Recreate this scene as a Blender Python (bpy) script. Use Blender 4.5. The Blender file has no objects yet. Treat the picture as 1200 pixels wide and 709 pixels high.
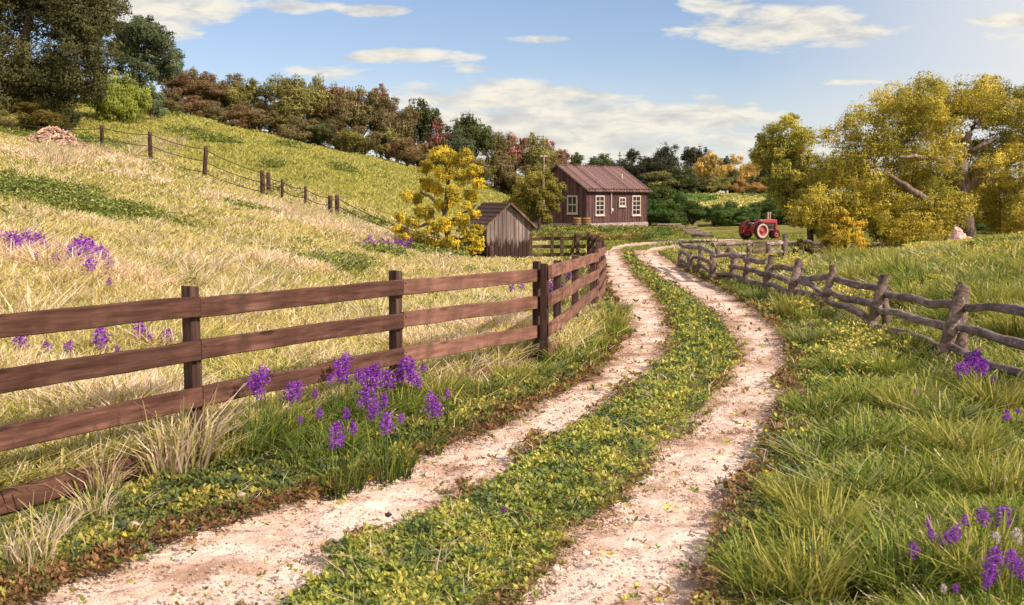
import bpy, math, random
import numpy as np
from mathutils import Vector, Matrix
random.seed(7); RG = np.random.default_rng(11)
sc = bpy.context.scene
COL = sc.collection
R = math.radians
# ------------------------------------------------------------------ camera
F = 1287.0; CX, CY, HOR = 600.0, 354.5, 232.0; CAMZ = 2.2
PITCH = math.atan((CY-HOR)/F)
cam = bpy.data.cameras.new('camera'); cam.lens = 36*F/1200; cam.sensor_width = 36; cam.clip_end = 3000; cam.clip_start = .1
co = bpy.data.objects.new('camera', cam); COL.objects.link(co); sc.camera = co
co.location = (0, 0, CAMZ); co.rotation_euler = (R(90)-PITCH, 0, 0)
cam.dof.use_dof = True; cam.dof.focus_distance = 22; cam.dof.aperture_fstop = 6.3
def ray(px, py):
    u = (px-CX)/F; v = (CY-py)/F
    c, s = math.cos(PITCH), math.sin(PITCH)
    return np.array([u, c+v*s, -s+v*c])
def un(px, py, Y):
    d = ray(px, py); return Vector(d*(Y/d[1]) + np.array([0, 0, CAMZ]))
def zat(py, Y):
    d = ray(CX, py); return CAMZ+d[2]/d[1]*Y
def at(P, py): return Vector((P[0], P[1], zat(py, P[1])))
def flat(px, py, z=0.):
    d = ray(px, py); t = (z-CAMZ)/d[2]; return d[0]*t, d[1]*t
# ------------------------------------------------------------------ noise (numpy)
def _h(i, j, s):
    n = (i.astype(np.int64)*374761393 + j.astype(np.int64)*668265263 + s*1442695041) & 0xffffffff
    n = ((n ^ (n >> 13))*1274126177) & 0xffffffff
    n = (n ^ (n >> 16)) & 0xffffffff
    return n/4294967295.0
def vn(x, y, s=0):
    x = np.asarray(x, float); y = np.asarray(y, float)
    i, j = np.floor(x), np.floor(y); f, g = x-i, y-j
    f = f*f*(3-2*f); g = g*g*(3-2*g)
    a, b, c, d = _h(i, j, s), _h(i+1, j, s), _h(i, j+1, s), _h(i+1, j+1, s)
    return (a*(1-f)+b*f)*(1-g) + (c*(1-f)+d*f)*g
def fbm(x, y, s=0, o=3):
    r = 0; a = .5; t = 0
    for k in range(o):
        r = r + a*vn(np.asarray(x)*2**k+k*17.3, np.asarray(y)*2**k+k*9.1, s+k); t += a; a *= .5
    return r/t
def sm(a, b, x):
    t = np.clip((np.asarray(x, float)-a)/(b-a), 0, 1); return t*t*(3-2*t)
def sp(x, k=1.2): return np.logaddexp(0, np.asarray(x)*k)/k
# ------------------------------------------------------------------ wheel tracks: edges by image row -> metres on flat ground
L0 = [(980,-560),(850,-260),(760,-80),(700,62),(684,95),(625,225),(614,290),(580,395),(563,440),(530,520),(497,590),(461,665),(442,700),(424,716),(409,727),(391,733),(376,732),(343,717),(325,709),(299,706),(293,705)]
L1 = [(980,-120),(850,60),(760,210),(709,318),(680,352),(640,422),(600,505),(560,575),(520,634),(480,700),(455,738),(430,768),(400,785),(370,780),(345,765),(325,745),(310,735),(298,727),(293,724)]
R0 = [(980,380),(850,500),(760,552),(709,604),(650,664),(600,712),(560,754),(530,788),(500,824),(450,855),(420,868),(400,866),(375,848),(350,815),(330,778),(310,755),(298,745),(293,744)]
R1 = [(980,730),(850,775),(760,800),(709,816),(650,828),(620,838),(560,868),(500,900),(450,917),(420,921),(400,919),(385,906),(362,880),(335,835),(318,800),(304,777),(297,768),(293,766)]
def edge(t):
    p = sorted([(flat(px, py)[1], flat(px, py)[0]) for py, px in t]); a = np.array(p)
    return a[:, 0], a[:, 1]
EL0, EL1, ER0, ER1 = edge(L0), edge(L1), edge(R0), edge(R1)
def ex(E, y): return np.interp(y, E[0], E[1])
YEND = float(min(EL0[0][-1], ER0[0][-1]))
# far path, two wheel lines turning right past the tractor (px, py, half thickness px)
FP1 = [(714,296,2.2),(718,292,2),(728,288.5,2),(745,286.3,1.7),(770,284.3,1.5),(800,282.4,1.4),(835,281.3,1.2),(870,281,1.)]
FP2 = [(755,297,2.2),(765,292.5,2),(782,289.3,1.8),(805,287.2,1.7),(840,285.2,1.8),(880,284.5,2),(930,284.6,2),(1000,285.6,2),(1060,287,2),(1120,289,2.2),(1200,291,2.4),(1320,294,2.5)]
def fpath(t):
    pts = []
    for px, py, w in t:
        w *= 1.35; a = flat(px, py-w*.85); b = flat(px, py+w); pts.append((a, b))
    return pts
# ------------------------------------------------------------------ terrain
RX = [-120,-70,-42,-35,-28,-15.5,0,10,20,40,90,200]; RZ = [12.5,12,11.2,10.5,9.4,6.3,3.1,2.5,2.3,2.2,1.8,1.5]
def H0(x, y):
    x = np.asarray(x, float); y = np.asarray(y, float)
    s = -x-2-2.7*(1-sm(8, 24, y))
    g = .22*sp(s)
    g = np.where(g > 9, 9+(g-9)*.3, g)
    k = sm(-12, 3, x)
    a = 45+43*k+19*sm(-17, -29, x); b = 100+27*k
    h = np.interp(x, RX, RZ)
    z = g + (h-g)*sm(a-4, b+4, y)
    z = z - .25*np.exp(-((y-64)/7)**2)*sm(-5, -13, x)
    z = z + .17*sp(x-6.4)*np.exp(-((y-23)/11)**2)
    z = np.where(x > 12, np.minimum(z, 3.4), z)
    return z
def H(x, y):
    x = np.asarray(x, float); y = np.asarray(y, float)
    z = H0(x, y)
    inn = ((x > ex(EL0, y)-.5) & (x < ex(ER1, y)+.5) & (y < YEND)) | ((y > 40) & (y < 66) & (x > 2))
    u = (fbm(x*.33, y*.33, 5)-.5)*.34*sm(7, 14, y) + (fbm(x*1.4, y*1.4, 6, 2)-.5)*.10
    z = z + np.where(inn, 0, u*np.clip(np.maximum(ex(EL0, y)-x, x-ex(ER1, y))*.5-.8, 0, 1))
    # crown of turf between the wheel lines
    c = (x > ex(EL1, y)) & (x < ex(ER0, y)) & (y < YEND)
    m = np.minimum(x-ex(EL1, y), ex(ER0, y)-x)
    z = z + np.where(c, -.03+.09*np.clip((m-.12)*4, 0, 1), 0)
    return z
def Hs(x, y): return float(H(np.array([x]), np.array([y]))[0])
def gp(px, py, h=0., y0=4.5, y1=230.):
    d = ray(px, py); Y = np.exp(np.linspace(math.log(y0), math.log(y1), 1600)); t = Y/d[1]
    X = d[0]*t; Z = CAMZ+d[2]*t; q = np.nonzero(Z <= H(X, Y)+h)[0]
    i = q[0] if len(q) else len(Y)-1
    return Vector((X[i], Y[i], Hs(X[i], Y[i])))
def on(px, Y):
    x = (px-CX)/F*Y*1.0; d = ray(px, HOR); x = d[0]/d[1]*Y
    return Vector((x, Y, Hs(x, Y)))
# ------------------------------------------------------------------ mesh helpers
def mesh_np(name, V, faces, mat=None, col=None, parent=None, smooth=False, mi=None):
    """faces: list of int arrays (n,k)"""
    me = bpy.data.meshes.new(name); V = np.asarray(V, np.float32)
    me.vertices.add(len(V)); me.vertices.foreach_set('co', V.ravel())
    lt = np.concatenate([np.full(len(f), f.shape[1]) for f in faces]); lv = np.concatenate([np.asarray(f).ravel() for f in faces])
    me.loops.add(len(lv)); me.loops.foreach_set('vertex_index', lv.astype(np.int32))
    me.polygons.add(len(lt)); me.polygons.foreach_set('loop_start', np.concatenate([[0], np.cumsum(lt)[:-1]]).astype(np.int32))
    if col is not None:
        a = me.attributes.new('Col', 'FLOAT_COLOR', 'POINT'); c = np.ones((len(V), 4), np.float32); c[:, :3] = col; a.data.foreach_set('color', c.ravel())
    me.update(calc_edges=True)
    if smooth: me.polygons.foreach_set('use_smooth', np.ones(len(lt), bool))
    o = bpy.data.objects.new(name, me); COL.objects.link(o)
    if mat:
        for m in (mat if isinstance(mat, (list, tuple)) else [mat]): me.materials.append(m)
    if mi is not None: me.polygons.foreach_set('material_index', np.asarray(mi, np.int32))
    if parent: o.parent = parent
    return o
class MB:
    def __init__(s): s.v = []; s.f = []; s.sm = []
    def add(s, vs, fs, smooth=False):
        n = len(s.v); s.v += [tuple(v) for v in vs]; s.f += [tuple(i+n for i in f) for f in fs]; s.sm += [smooth]*len(fs)
    def box(s, c, d, rot=None, b=0.):
        hx, hy, hz = d[0]/2, d[1]/2, d[2]/2
        if b <= 0:
            vs = [Vector((x*hx, y*hy, z*hz)) for x in (-1, 1) for y in (-1, 1) for z in (-1, 1)]
            fs = [(0,1,3,2),(4,6,7,5),(0,4,5,1),(2,3,7,6),(0,2,6,4),(1,5,7,3)]
        else:
            b = min(b, hx*.9, hy*.9, hz*.9); vs = []; fs = []
            idx = {}
            for x in (-1, 1):
                for y in (-1, 1):
                    for z in (-1, 1):
                        for a in range(3):
                            p = [x*(hx-b), y*(hy-b), z*(hz-b)]; p[a] = (x*hx, y*hy, z*hz)[a]
                            idx[(x, y, z, a)] = len(vs); vs.append(Vector(p))
            for a in range(3):
                o1, o2 = (a+1) % 3, (a+2) % 3
                for sg in (-1, 1):
                    q = []
                    for u, w in ((-1,-1),(1,-1),(1,1),(-1,1)):
                        k = [0, 0, 0]; k[a] = sg; k[o1] = u; k[o2] = w; q.append(idx[(k[0], k[1], k[2], a)])
                    fs.append(tuple(q if sg > 0 else q[::-1]))
                for u in (-1, 1):
                    for w in (-1, 1):
                        q = []
                        for e, ax in ((-1, o1), (1, o1), (1, o2), (-1, o2)):
                            k = [0, 0, 0]; k[a] = e; k[o1] = u; k[o2] = w; q.append(idx[(k[0], k[1], k[2], ax)])
                        fs.append(tuple(q if u*w < 0 else q[::-1]))
            for k in [(x, y, z) for x in (-1, 1) for y in (-1, 1) for z in (-1, 1)]:
                q = [idx[k+(a,)] for a in range(3)]; fs.append(tuple(q if k[0]*k[1]*k[2] > 0 else q[::-1]))
        if rot is not None: vs = [rot @ v for v in vs]
        s.add([v+Vector(c) for v in vs], fs)
    def tube(s, pts, rad, n=8, cap=True, smooth=True):
        pts = [Vector(p) for p in pts]; rad = rad if isinstance(rad, (list, tuple)) else [rad]*len(pts)
        vs = []; up = Vector((0, 0, 1))
        for i, p in enumerate(pts):
            t = (pts[min(i+1, len(pts)-1)]-pts[max(i-1, 0)]).normalized()
            u = t.cross(up if abs(t.z) < .9 else Vector((1, 0, 0))).normalized(); w = t.cross(u)
            for k in range(n):
                a = 2*math.pi*k/n; vs.append(p+(u*math.cos(a)+w*math.sin(a))*rad[i])
        fs = [(i*n+k, i*n+(k+1) % n, (i+1)*n+(k+1) % n, (i+1)*n+k) for i in range(len(pts)-1) for k in range(n)]
        s.add(vs, fs, smooth)
        if cap:
            s.add(vs[:n], [tuple(range(n))]); s.add(vs[-n:], [tuple(range(n))[::-1]])
    def lathe(s, prof, axis_o, axis_d, n=24, smooth=True):
        """prof: [(r, h)] around axis"""
        o = Vector(axis_o); d = Vector(axis_d).normalized(); u = d.orthogonal().normalized(); w = d.cross(u)
        vs = []
        for r, h in prof:
            for k in range(n):
                a = 2*math.pi*k/n; vs.append(o+d*h+(u*math.cos(a)+w*math.sin(a))*r)
        fs = [(i*n+k, i*n+(k+1) % n, (i+1)*n+(k+1) % n, (i+1)*n+k) for i in range(len(prof)-1) for k in range(n)]
        s.add(vs, fs, smooth)
    def build(s, name, mat, parent=None, jit=0.):
        me = bpy.data.meshes.new(name)
        v = s.v
        me.from_pydata(v, [], s.f); me.polygons.foreach_set('use_smooth', s.sm)
        o = bpy.data.objects.new(name, me); COL.objects.link(o)
        if mat: me.materials.append(mat)
        if parent: o.parent = parent
        return o
def empty(name, loc, label=None, cat=None, group=None, rz=0.):
    o = bpy.data.objects.new(name, None); COL.objects.link(o); o.location = loc; o.rotation_euler = (0, 0, rz); o.empty_display_size = .2
    return tag(o, label, cat, group)
def tag(o, label=None, cat=None, group=None, kind=None):
    if label: o['label'] = label
    if cat: o['category'] = cat
    if group: o['group'] = group
    if kind: o['kind'] = kind
    return o
def copy_tree(o, kids, parent=None):
    c = o.copy(); COL.objects.link(c)
    if parent: c.parent = parent
    for ch in kids:
        d = ch.copy(); COL.objects.link(d); d.parent = c
    return c
# ------------------------------------------------------------------ materials
def nmat(name, rough=.9, spec=.15):
    m = bpy.data.materials.new(name); m.use_nodes = True; nt = m.node_tree; b = nt.nodes['Principled BSDF']
    b.inputs['Roughness'].default_value = rough; b.inputs['Specular IOR Level'].default_value = spec
    return m, nt, b
def ramp(nt, stops, fac):
    r = nt.nodes.new('ShaderNodeValToRGB'); cr = r.color_ramp
    while len(cr.elements) < len(stops): cr.elements.new(.5)
    for e, (p, c) in zip(cr.elements, stops): e.position = p; e.color = (*c, 1)
    nt.links.new(fac, r.inputs[0]); return r.outputs[0]
def noise(nt, vec, scale, detail=4, rough=.6, dist=0):
    n = nt.nodes.new('ShaderNodeTexNoise'); n.inputs['Scale'].default_value = scale; n.inputs['Detail'].default_value = detail
    n.inputs['Roughness'].default_value = rough; n.inputs['Distortion'].default_value = dist
    if vec is not None: nt.links.new(vec, n.inputs['Vector'])
    return n.outputs['Fac']
def mapping(nt, scale, src='Object'):
    t = nt.nodes.new('ShaderNodeTexCoord'); m = nt.nodes.new('ShaderNodeMapping'); m.inputs['Scale'].default_value = scale
    nt.links.new(t.outputs[src], m.inputs['Vector']); return m.outputs[0]
def mixc(nt, fac, a, b, mode='MIX'):
    m = nt.nodes.new('ShaderNodeMix'); m.data_type = 'RGBA'; m.blend_type = mode
    for i, v in ((0, fac), (6, a), (7, b)):
        if isinstance(v, (int, float)): m.inputs[i].default_value = v
        elif isinstance(v, tuple): m.inputs[i].default_value = (*v, 1) if len(v) == 3 else v
        else: nt.links.new(v, m.inputs[i])
    return m.outputs[2]
def bump(nt, b, h, dist=.02, s=1):
    n = nt.nodes.new('ShaderNodeBump'); n.inputs['Distance'].default_value = dist; n.inputs['Strength'].default_value = s
    nt.links.new(h, n.inputs['Height']); nt.links.new(n.outputs[0], b.inputs['Normal'])
def geo_rand(nt):
    n = nt.nodes.new('ShaderNodeObjectInfo'); return n.outputs['Random']
def wood(name, dark, mid, light, along=(1.2, 22, 22), fleck=None, bumpd=.006, fs=9, mossy=None, knots=False):
    m, nt, b = nmat(name, .85, .2)
    v = mapping(nt, along)
    rnd = geo_rand(nt); mv = nt.nodes.new('ShaderNodeVectorMath'); mv.operation = 'ADD'
    cx = nt.nodes.new('ShaderNodeCombineXYZ'); mu = nt.nodes.new('ShaderNodeMath'); mu.operation = 'MULTIPLY'; mu.inputs[1].default_value = 50
    nt.links.new(rnd, mu.inputs[0]); nt.links.new(mu.outputs[0], cx.inputs[0]); nt.links.new(mu.outputs[0], cx.inputs[1])
    nt.links.new(v, mv.inputs[0]); nt.links.new(cx.outputs[0], mv.inputs[1]); v = mv.outputs[0]
    n1 = noise(nt, v, 1.0, 6, .65, .3)
    c = ramp(nt, [(.3, dark), (.5, mid), (.72, light)], n1)
    v2 = mapping(nt, (1, 1, 1)); n2 = noise(nt, v2, 2.2, 5, .6)
    c = mixc(nt, ramp(nt, [(.35, (.55,)*3), (.65, (1.25,)*3)], n2), (0, 0, 0), c, 'MIX') if False else mixc(nt, 1.0, c, ramp(nt, [(.3, (.62,)*3), (.7, (1.25,)*3)], n2), 'MULTIPLY')
    # each board its own tone
    c = mixc(nt, 1.0, c, ramp(nt, [(0, (.8,)*3), (1, (1.15,)*3)], rnd), 'MULTIPLY')
    if fleck:
        n3 = noise(nt, v2, fs, 4, .7); c = mixc(nt, ramp(nt, [(.6, (0,)*3), (.68, (1,)*3)], n3), c, fleck)
    if mossy:
        n4 = noise(nt, v2, 3.1, 5, .7); c = mixc(nt, ramp(nt, [(.55, (0,)*3), (.68, (.8,)*3)], n4), c, mossy)
    if knots:
        vo = nt.nodes.new('ShaderNodeTexVoronoi'); vo.inputs['Scale'].default_value = 1; nt.links.new(mapping(nt, (1.3, 6, 6)), vo.inputs['Vector'])
        c = mixc(nt, ramp(nt, [(.10, (.75,)*3), (.20, (0,)*3)], vo.outputs['Distance']), c, tuple(q*.45 for q in dark))
        n5 = noise(nt, mapping(nt, (2.2, 60, 60)), 1, 3, .6); c = mixc(nt, ramp(nt, [(.66, (0,)*3), (.70, (.7,)*3)], n5), c, tuple(q*.4 for q in dark))
    nt.links.new(c, b.inputs['Base Color']); bump(nt, b, n1, bumpd, 1)
    return m
def leafmat(name, transl=.3, tinted=False, rough=.8):
    m = bpy.data.materials.new(name); m.use_nodes = True; nt = m.node_tree; b = nt.nodes['Principled BSDF']; out = nt.nodes['Material Output']
    a = nt.nodes.new('ShaderNodeAttribute'); a.attribute_name = 'Col'; c = a.outputs['Color']
    if tinted:
        ta = nt.nodes.new('ShaderNodeAttribute'); ta.attribute_type = 'OBJECT'; ta.attribute_name = 'tint_a'
        tb = nt.nodes.new('ShaderNodeAttribute'); tb.attribute_type = 'OBJECT'; tb.attribute_name = 'tint_b'
        s = nt.nodes.new('ShaderNodeSeparateColor'); nt.links.new(c, s.inputs[0])
        x = mixc(nt, s.outputs[0], ta.outputs['Color'], tb.outputs['Color'])
        g = nt.nodes.new('ShaderNodeCombineColor')
        for i in range(3): nt.links.new(s.outputs[1], g.inputs[i])
        c = mixc(nt, 1.0, x, g.outputs[0], 'MULTIPLY')
    nt.links.new(c, b.inputs['Base Color']); b.inputs['Roughness'].default_value = rough; b.inputs['Specular IOR Level'].default_value = .12
    t = nt.nodes.new('ShaderNodeBsdfTranslucent'); nt.links.new(c, t.inputs['Color'])
    mx = nt.nodes.new('ShaderNodeMixShader'); mx.inputs[0].default_value = transl
    nt.links.new(b.outputs[0], mx.inputs[1]); nt.links.new(t.outputs[0], mx.inputs[2]); nt.links.new(mx.outputs[0], out.inputs['Surface'])
    return m
def plain(name, c, rough=.6, spec=.3, metal=0, var=.25, sc_=8):
    m, nt, b = nmat(name, rough, spec); b.inputs['Metallic'].default_value = metal
    n = noise(nt, mapping(nt, (1, 1, 1)), sc_, 4, .6)
    nt.links.new(ramp(nt, [(.3, tuple(x*(1-var) for x in c)), (.7, tuple(min(1, x*(1+var)) for x in c))], n), b.inputs['Base Color'])
    return m
M = {}
M['leaf'] = leafmat('tree_leaves', .2, True)
M['blade'] = leafmat('grass_blades', .35)
M['cover'] = leafmat('small_leaves', .25)
M['petal'] = leafmat('petals', .35)
M['bark'] = wood('bark', (.06, .045, .035), (.13, .095, .075), (.26, .2, .16), (14, 14, 2.5), bumpd=.03)
M['pale_bark'] = wood('pale_bark', (.12, .085, .07), (.26, .19, .16), (.5, .39, .34), (10, 10, 2.5), bumpd=.03)
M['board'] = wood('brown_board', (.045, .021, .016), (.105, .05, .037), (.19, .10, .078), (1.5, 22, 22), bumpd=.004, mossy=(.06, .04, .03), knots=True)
M['board2'] = wood('lit_brown_board', (.13, .06, .045), (.24, .122, .093), (.36, .195, .155), (1.3, 15, 15), bumpd=.004, mossy=(.12, .08, .05), knots=True)  # paler than the left boards; brighter light by the corner put into the colour
M['postw'] = wood('dark_post_wood', (.035, .02, .017), (.085, .048, .04), (.17, .1, .085), (18, 18, 1.2), bumpd=.01)
M['olive'] = wood('olive_board', (.05, .035, .02), (.12, .085, .05), (.25, .18, .11), (1.0, 26, 26), bumpd=.006)
M['log'] = wood('weathered_log', (.07, .05, .05), (.25, .19, .18), (.50, .42, .40), (2.2, 16, 16), fleck=(.52, .47, .44), bumpd=.012, fs=11, mossy=(.17, .13, .10))
M['logpost'] = wood('weathered_log_post', (.06, .042, .04), (.21, .155, .14), (.42, .335, .30), (16, 16, 2.2), fleck=(.5, .45, .42), bumpd=.014, fs=10, mossy=(.12, .08, .05))
M['nail'] = plain('rusty_nail', (.10, .05, .035), .7, .3, .4)
M['wire'] = plain('rusty_wire', (.12, .08, .07), .6, .3, .4)
# ------------------------------------------------------------------ ground sheet
def ground():
    xs = np.concatenate([-np.exp(np.linspace(math.log(1200), math.log(8), 110)), np.linspace(-7.95, 8, 260), np.exp(np.linspace(math.log(8.06), math.log(1200), 110))])
    ys = np.concatenate([np.linspace(-40, 2, 20), np.linspace(2.2, 30, 420), np.exp(np.linspace(math.log(30.1), math.log(140), 200)), np.exp(np.linspace(math.log(143), math.log(2500), 30))])
    X, Y = np.meshgrid(xs, ys); Z = H(X, Y)
    # ruts sink a little
    for A, B in ((EL0, EL1), (ER0, ER1)):
        a, b = ex(A, Y), ex(B, Y); m = np.minimum(X-a, b-X)+.48; Z = Z-np.where((m > 0) & (Y < YEND), .11*np.clip(m*4, 0, 1), 0)
    n, k = X.shape; V = np.stack([X, Y, Z], -1).reshape(-1, 3)
    i = np.arange((n-1)*k).reshape(n-1, k)[:, :-1].ravel()
    q = np.stack([i, i+1, i+k+1, i+k], 1)
    m, nt, b = nmat('ground_soil', .95, .05)
    v = mapping(nt, (1, 1, 1)); n1 = noise(nt, v, .35, 6, .6); n2 = noise(nt, v, 9, 6, .7); n3 = noise(nt, v, 60, 3, .7)
    c1 = ramp(nt, [(.35, (.15, .15, .04)), (.5, (.27, .27, .075)), (.65, (.40, .35, .14))], n1)
    c2 = ramp(nt, [(.3, (.35, .3, .22)), (.7, (1.15, 1.15, 1.1))], n2)
    c = mixc(nt, 1., c1, c2, 'MULTIPLY')
    a = nt.nodes.new('ShaderNodeAttribute'); a.attribute_name = 'Col'
    c = mixc(nt, 1., c, a.outputs['Color'], 'MULTIPLY')
    nt.links.new(c, b.inputs['Base Color']); bump(nt, b, n3, .02, .8)
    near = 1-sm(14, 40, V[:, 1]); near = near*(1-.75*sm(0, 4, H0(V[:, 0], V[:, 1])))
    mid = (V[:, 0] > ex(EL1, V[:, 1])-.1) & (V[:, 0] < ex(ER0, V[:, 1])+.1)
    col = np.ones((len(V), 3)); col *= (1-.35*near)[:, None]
    x_, y_ = V[:, 0], V[:, 1]; dd = np.maximum(np.maximum(x_-ex(ER1, y_), ex(EL0, y_)-x_), 0); br = np.where(y_ < 40, 1-sm(.5, 1.3, dd), 0)
    col = col*(1-br[:, None])+br[:, None]*np.array([1.15, .80, 1.5])
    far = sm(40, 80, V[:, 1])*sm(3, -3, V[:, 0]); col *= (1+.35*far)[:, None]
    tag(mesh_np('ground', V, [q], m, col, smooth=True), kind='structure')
ground()
# ------------------------------------------------------------------ track
def trackmat():
    m, nt, b = nmat('pale_track_dirt', .95, .05)
    v = mapping(nt, (1, 1, 1)); n1 = noise(nt, v, 1.3, 6, .65, .4); n2 = noise(nt, v, 11, 5, .75); n3 = noise(nt, v, 75, 3, .7)
    c = ramp(nt, [(.36, (.50, .34, .26)), (.47, (.78, .60, .52)), (.6, (.95, .81, .75))], n1)
    c = mixc(nt, 1., c, ramp(nt, [(.30, (.6, .5, .43)), (.45, (.95, .93, .9)), (.7, (1.12, 1.1, 1.08))], n2), 'MULTIPLY')
    c = mixc(nt, 1., c, ramp(nt, [(.3, (.6, .56, .52)), (.55, (1.05, 1.05, 1.05))], n3), 'MULTIPLY')
    at_ = nt.nodes.new('ShaderNodeAttribute'); at_.attribute_name = 'Col'; c = mixc(nt, 1., c, at_.outputs['Color'], 'MULTIPLY')
    nt.links.new(c, b.inputs['Base Color'])
    a = nt.nodes.new('ShaderNodeMath'); a.operation = 'ADD'; nt.links.new(n2, a.inputs[0])
    m2 = nt.nodes.new('ShaderNodeMath'); m2.operation = 'MULTIPLY'; m2.inputs[1].default_value = .4; nt.links.new(n3, m2.inputs[0]); nt.links.new(m2.outputs[0], a.inputs[1])
    bump(nt, b, a.outputs[0], .018, 1)
    return m
M['dirt'] = trackmat()
def track():
    CC = []; V = []; Q = []; off = 0
    for A, B, sd in ((EL0, EL1, 1), (ER0, ER1, 2)):
        ys = np.concatenate([np.linspace(2.4, 20, 800), np.exp(np.linspace(math.log(20.05), math.log(YEND), 160))]); k = 64
        t = np.linspace(0, 1, k)
        xt = .40-.30*sm(9, 17, ys); a = ex(A, ys)-xt+(fbm(ys*1.7, ys*0, sd)-.5)*.26+(vn(ys*9, ys*0, sd)-.5)*.1
        b = ex(B, ys)+xt+(fbm(ys*1.7, ys*0, sd+9)-.5)*.26+(vn(ys*9, ys*0, sd+5)-.5)*.1
        X = a[:, None]*(1-t)+b[:, None]*t; Y = np.repeat(ys[:, None], k, 1)
        mid = np.minimum(t, 1-t)[None]*2
        Z = H0(X, Y)-.045+.05*(1-np.clip(mid*2.5, 0, 1))*.5+(fbm(X*3.5, Y*3.5, 3, 4)-.5)*(.07-.058*sm(8, 14, Y))+(fbm(X*16, Y*16, 33, 3)-.5)*.03*sm(26, 12, Y)+.014+.02*sm(10, 22, Y)
        Z = np.where((t[None] == 0) | (t[None] == 1), Z-.12, Z)
        V.append(np.stack([X, Y, Z], -1).reshape(-1, 3)); n = len(ys); wd_ = (b-a)[:, None]; eg = np.minimum(t, 1-t)[None]*wd_; e_ = 1-sm(.08, .42, eg+(fbm(X*2.2, Y*2.2, 77)-.5)*.5); e_ = e_[..., None]*np.clip(.5+fbm(X*14, Y*14, 78)-.1, 0, 1)[..., None]; CC.append((1-e_+e_*np.array([.48, .40, .34])).reshape(-1, 3))
        i = np.arange((n-1)*k).reshape(n-1, k)[:, :-1].ravel(); Q.append(np.stack([i, i+1, i+k+1, i+k], 1)+off); off += n*k
    for fp in (FP1, FP2):
        P = fpath(fp); s = np.linspace(0, len(P)-1, 300); k = 14
        A = np.array([p[0] for p in P]); B = np.array([p[1] for p in P]); ii = np.arange(len(P))
        a = np.stack([np.interp(s, ii, A[:, 0]), np.interp(s, ii, A[:, 1])], 1); b = np.stack([np.interp(s, ii, B[:, 0]), np.interp(s, ii, B[:, 1])], 1)
        w = (fbm(s*7, s*0, 8)-.5)[:, None]*.9; a, b = a+(a-b)*w, b+(b-a)*w*np.roll(w, 7)
        t = np.linspace(0, 1, k)[None, :, None]; XY = a[:, None]*(1-t)+b[:, None]*t
        Z = H0(XY[..., 0], XY[..., 1])+.02+(fbm(XY[..., 0]*3, XY[..., 1]*3, 4)-.5)*.015; ed_ = np.minimum(t[..., 0], 1-t[..., 0])*2; Z = Z-np.where(ed_ == 0, .05, 0)
        V.append(np.concatenate([XY, Z[..., None]], -1).reshape(-1, 3)); n = len(s); e_ = (np.clip(1.15-ed_*1.3-(fbm(XY[..., 0]*1.5, XY[..., 1]*2, 44)-.5)*1.6, 0, 1))[..., None]; CC.append((1-e_+e_*np.array([.42, .42, .25])).reshape(-1, 3))
        i = np.arange((n-1)*k).reshape(n-1, k)[:, :-1].ravel(); Q.append(np.stack([i, i+k, i+k+1, i+1], 1)+off); off += n*k
    tag(mesh_np('dirt_track', np.concatenate(V), [np.concatenate(Q)], M['dirt'], np.concatenate(CC), smooth=True), kind='structure')
track()
def rutd(x, y):
    """signed distance-ish: >0 inside a rut"""
    r = np.maximum(np.minimum(x-ex(EL0, y), ex(EL1, y)-x), np.minimum(x-ex(ER0, y), ex(ER1, y)-x))
    r = np.where(y < YEND, r, -9.)
    for fp in (FP1, FP2):
        P = fpath(fp)
        ax = np.array([p[0][0] for p in P]); ay = np.array([p[0][1] for p in P]); bx = np.array([p[1][0] for p in P]); by = np.array([p[1][1] for p in P])
        o = np.argsort(ax); o2 = np.argsort(bx)
        f = np.minimum(np.interp(x, ax[o], ay[o])-y, y-np.interp(x, bx[o2], by[o2]))
        f = np.where((x > ax.min()) & (x < ax.max()), f, -9.); r = np.maximum(r, f)
    return r
# ------------------------------------------------------------------ scatter helpers
def scatter(n, r0, r1, a0=-33, a1=33, p=1.0):
    u = RG.random(n); r = np.exp(math.log(r0)+(math.log(r1)-math.log(r0))*u**p)
    a = np.radians(a0+(a1-a0)*RG.random(n)); return r*np.sin(a), r*np.cos(a)
def blades_mesh(x, y, z, h, w, col, lean=.45, bend=.5, dirn=None, tipc=1.15, rootc=.62):
    n = len(x); th = RG.random(n)*2*math.pi if dirn is None else dirn+RG.normal(0, .7, n)
    ln = np.abs(RG.normal(lean, lean*.5, n)); dx, dy = np.cos(th), np.sin(th)
    ph = RG.random(n)*math.pi; wx, wy = np.cos(ph)*w/2, np.sin(ph)*w/2
    b = np.stack([x, y, z], 1); d = np.stack([dx, dy, np.zeros(n)], 1)
    up = np.array([0, 0, 1.])
    m = b+(h*.55)[:, None]*(up+d*(ln*.7)[:, None]); t = b+h[:, None]*(up*(1-.35*ln*bend)[:, None]+d*(ln*(1+bend))[:, None])
    W = np.stack([wx, wy, np.zeros(n)], 1)
    V = np.stack([b-W, b+W, m-W*.85, m+W*.85, t-W*.3, t+W*.3], 1).reshape(-1, 3)
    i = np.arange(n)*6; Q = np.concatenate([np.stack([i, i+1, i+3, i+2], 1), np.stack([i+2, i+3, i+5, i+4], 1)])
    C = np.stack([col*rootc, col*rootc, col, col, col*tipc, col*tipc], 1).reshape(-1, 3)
    return V, Q, np.clip(C, 0, 1)
def pal(cols, n, t=None, jit=.12):
    cols = np.array(cols); k = RG.integers(0, len(cols), n) if t is None else np.clip((t*len(cols)).astype(int), 0, len(cols)-1)
    return cols[k]*(1+RG.normal(0, jit, n))[:, None]
G_GREEN = [(.18, .25, .045), (.24, .31, .055), (.31, .36, .075), (.13, .19, .04)]
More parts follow.
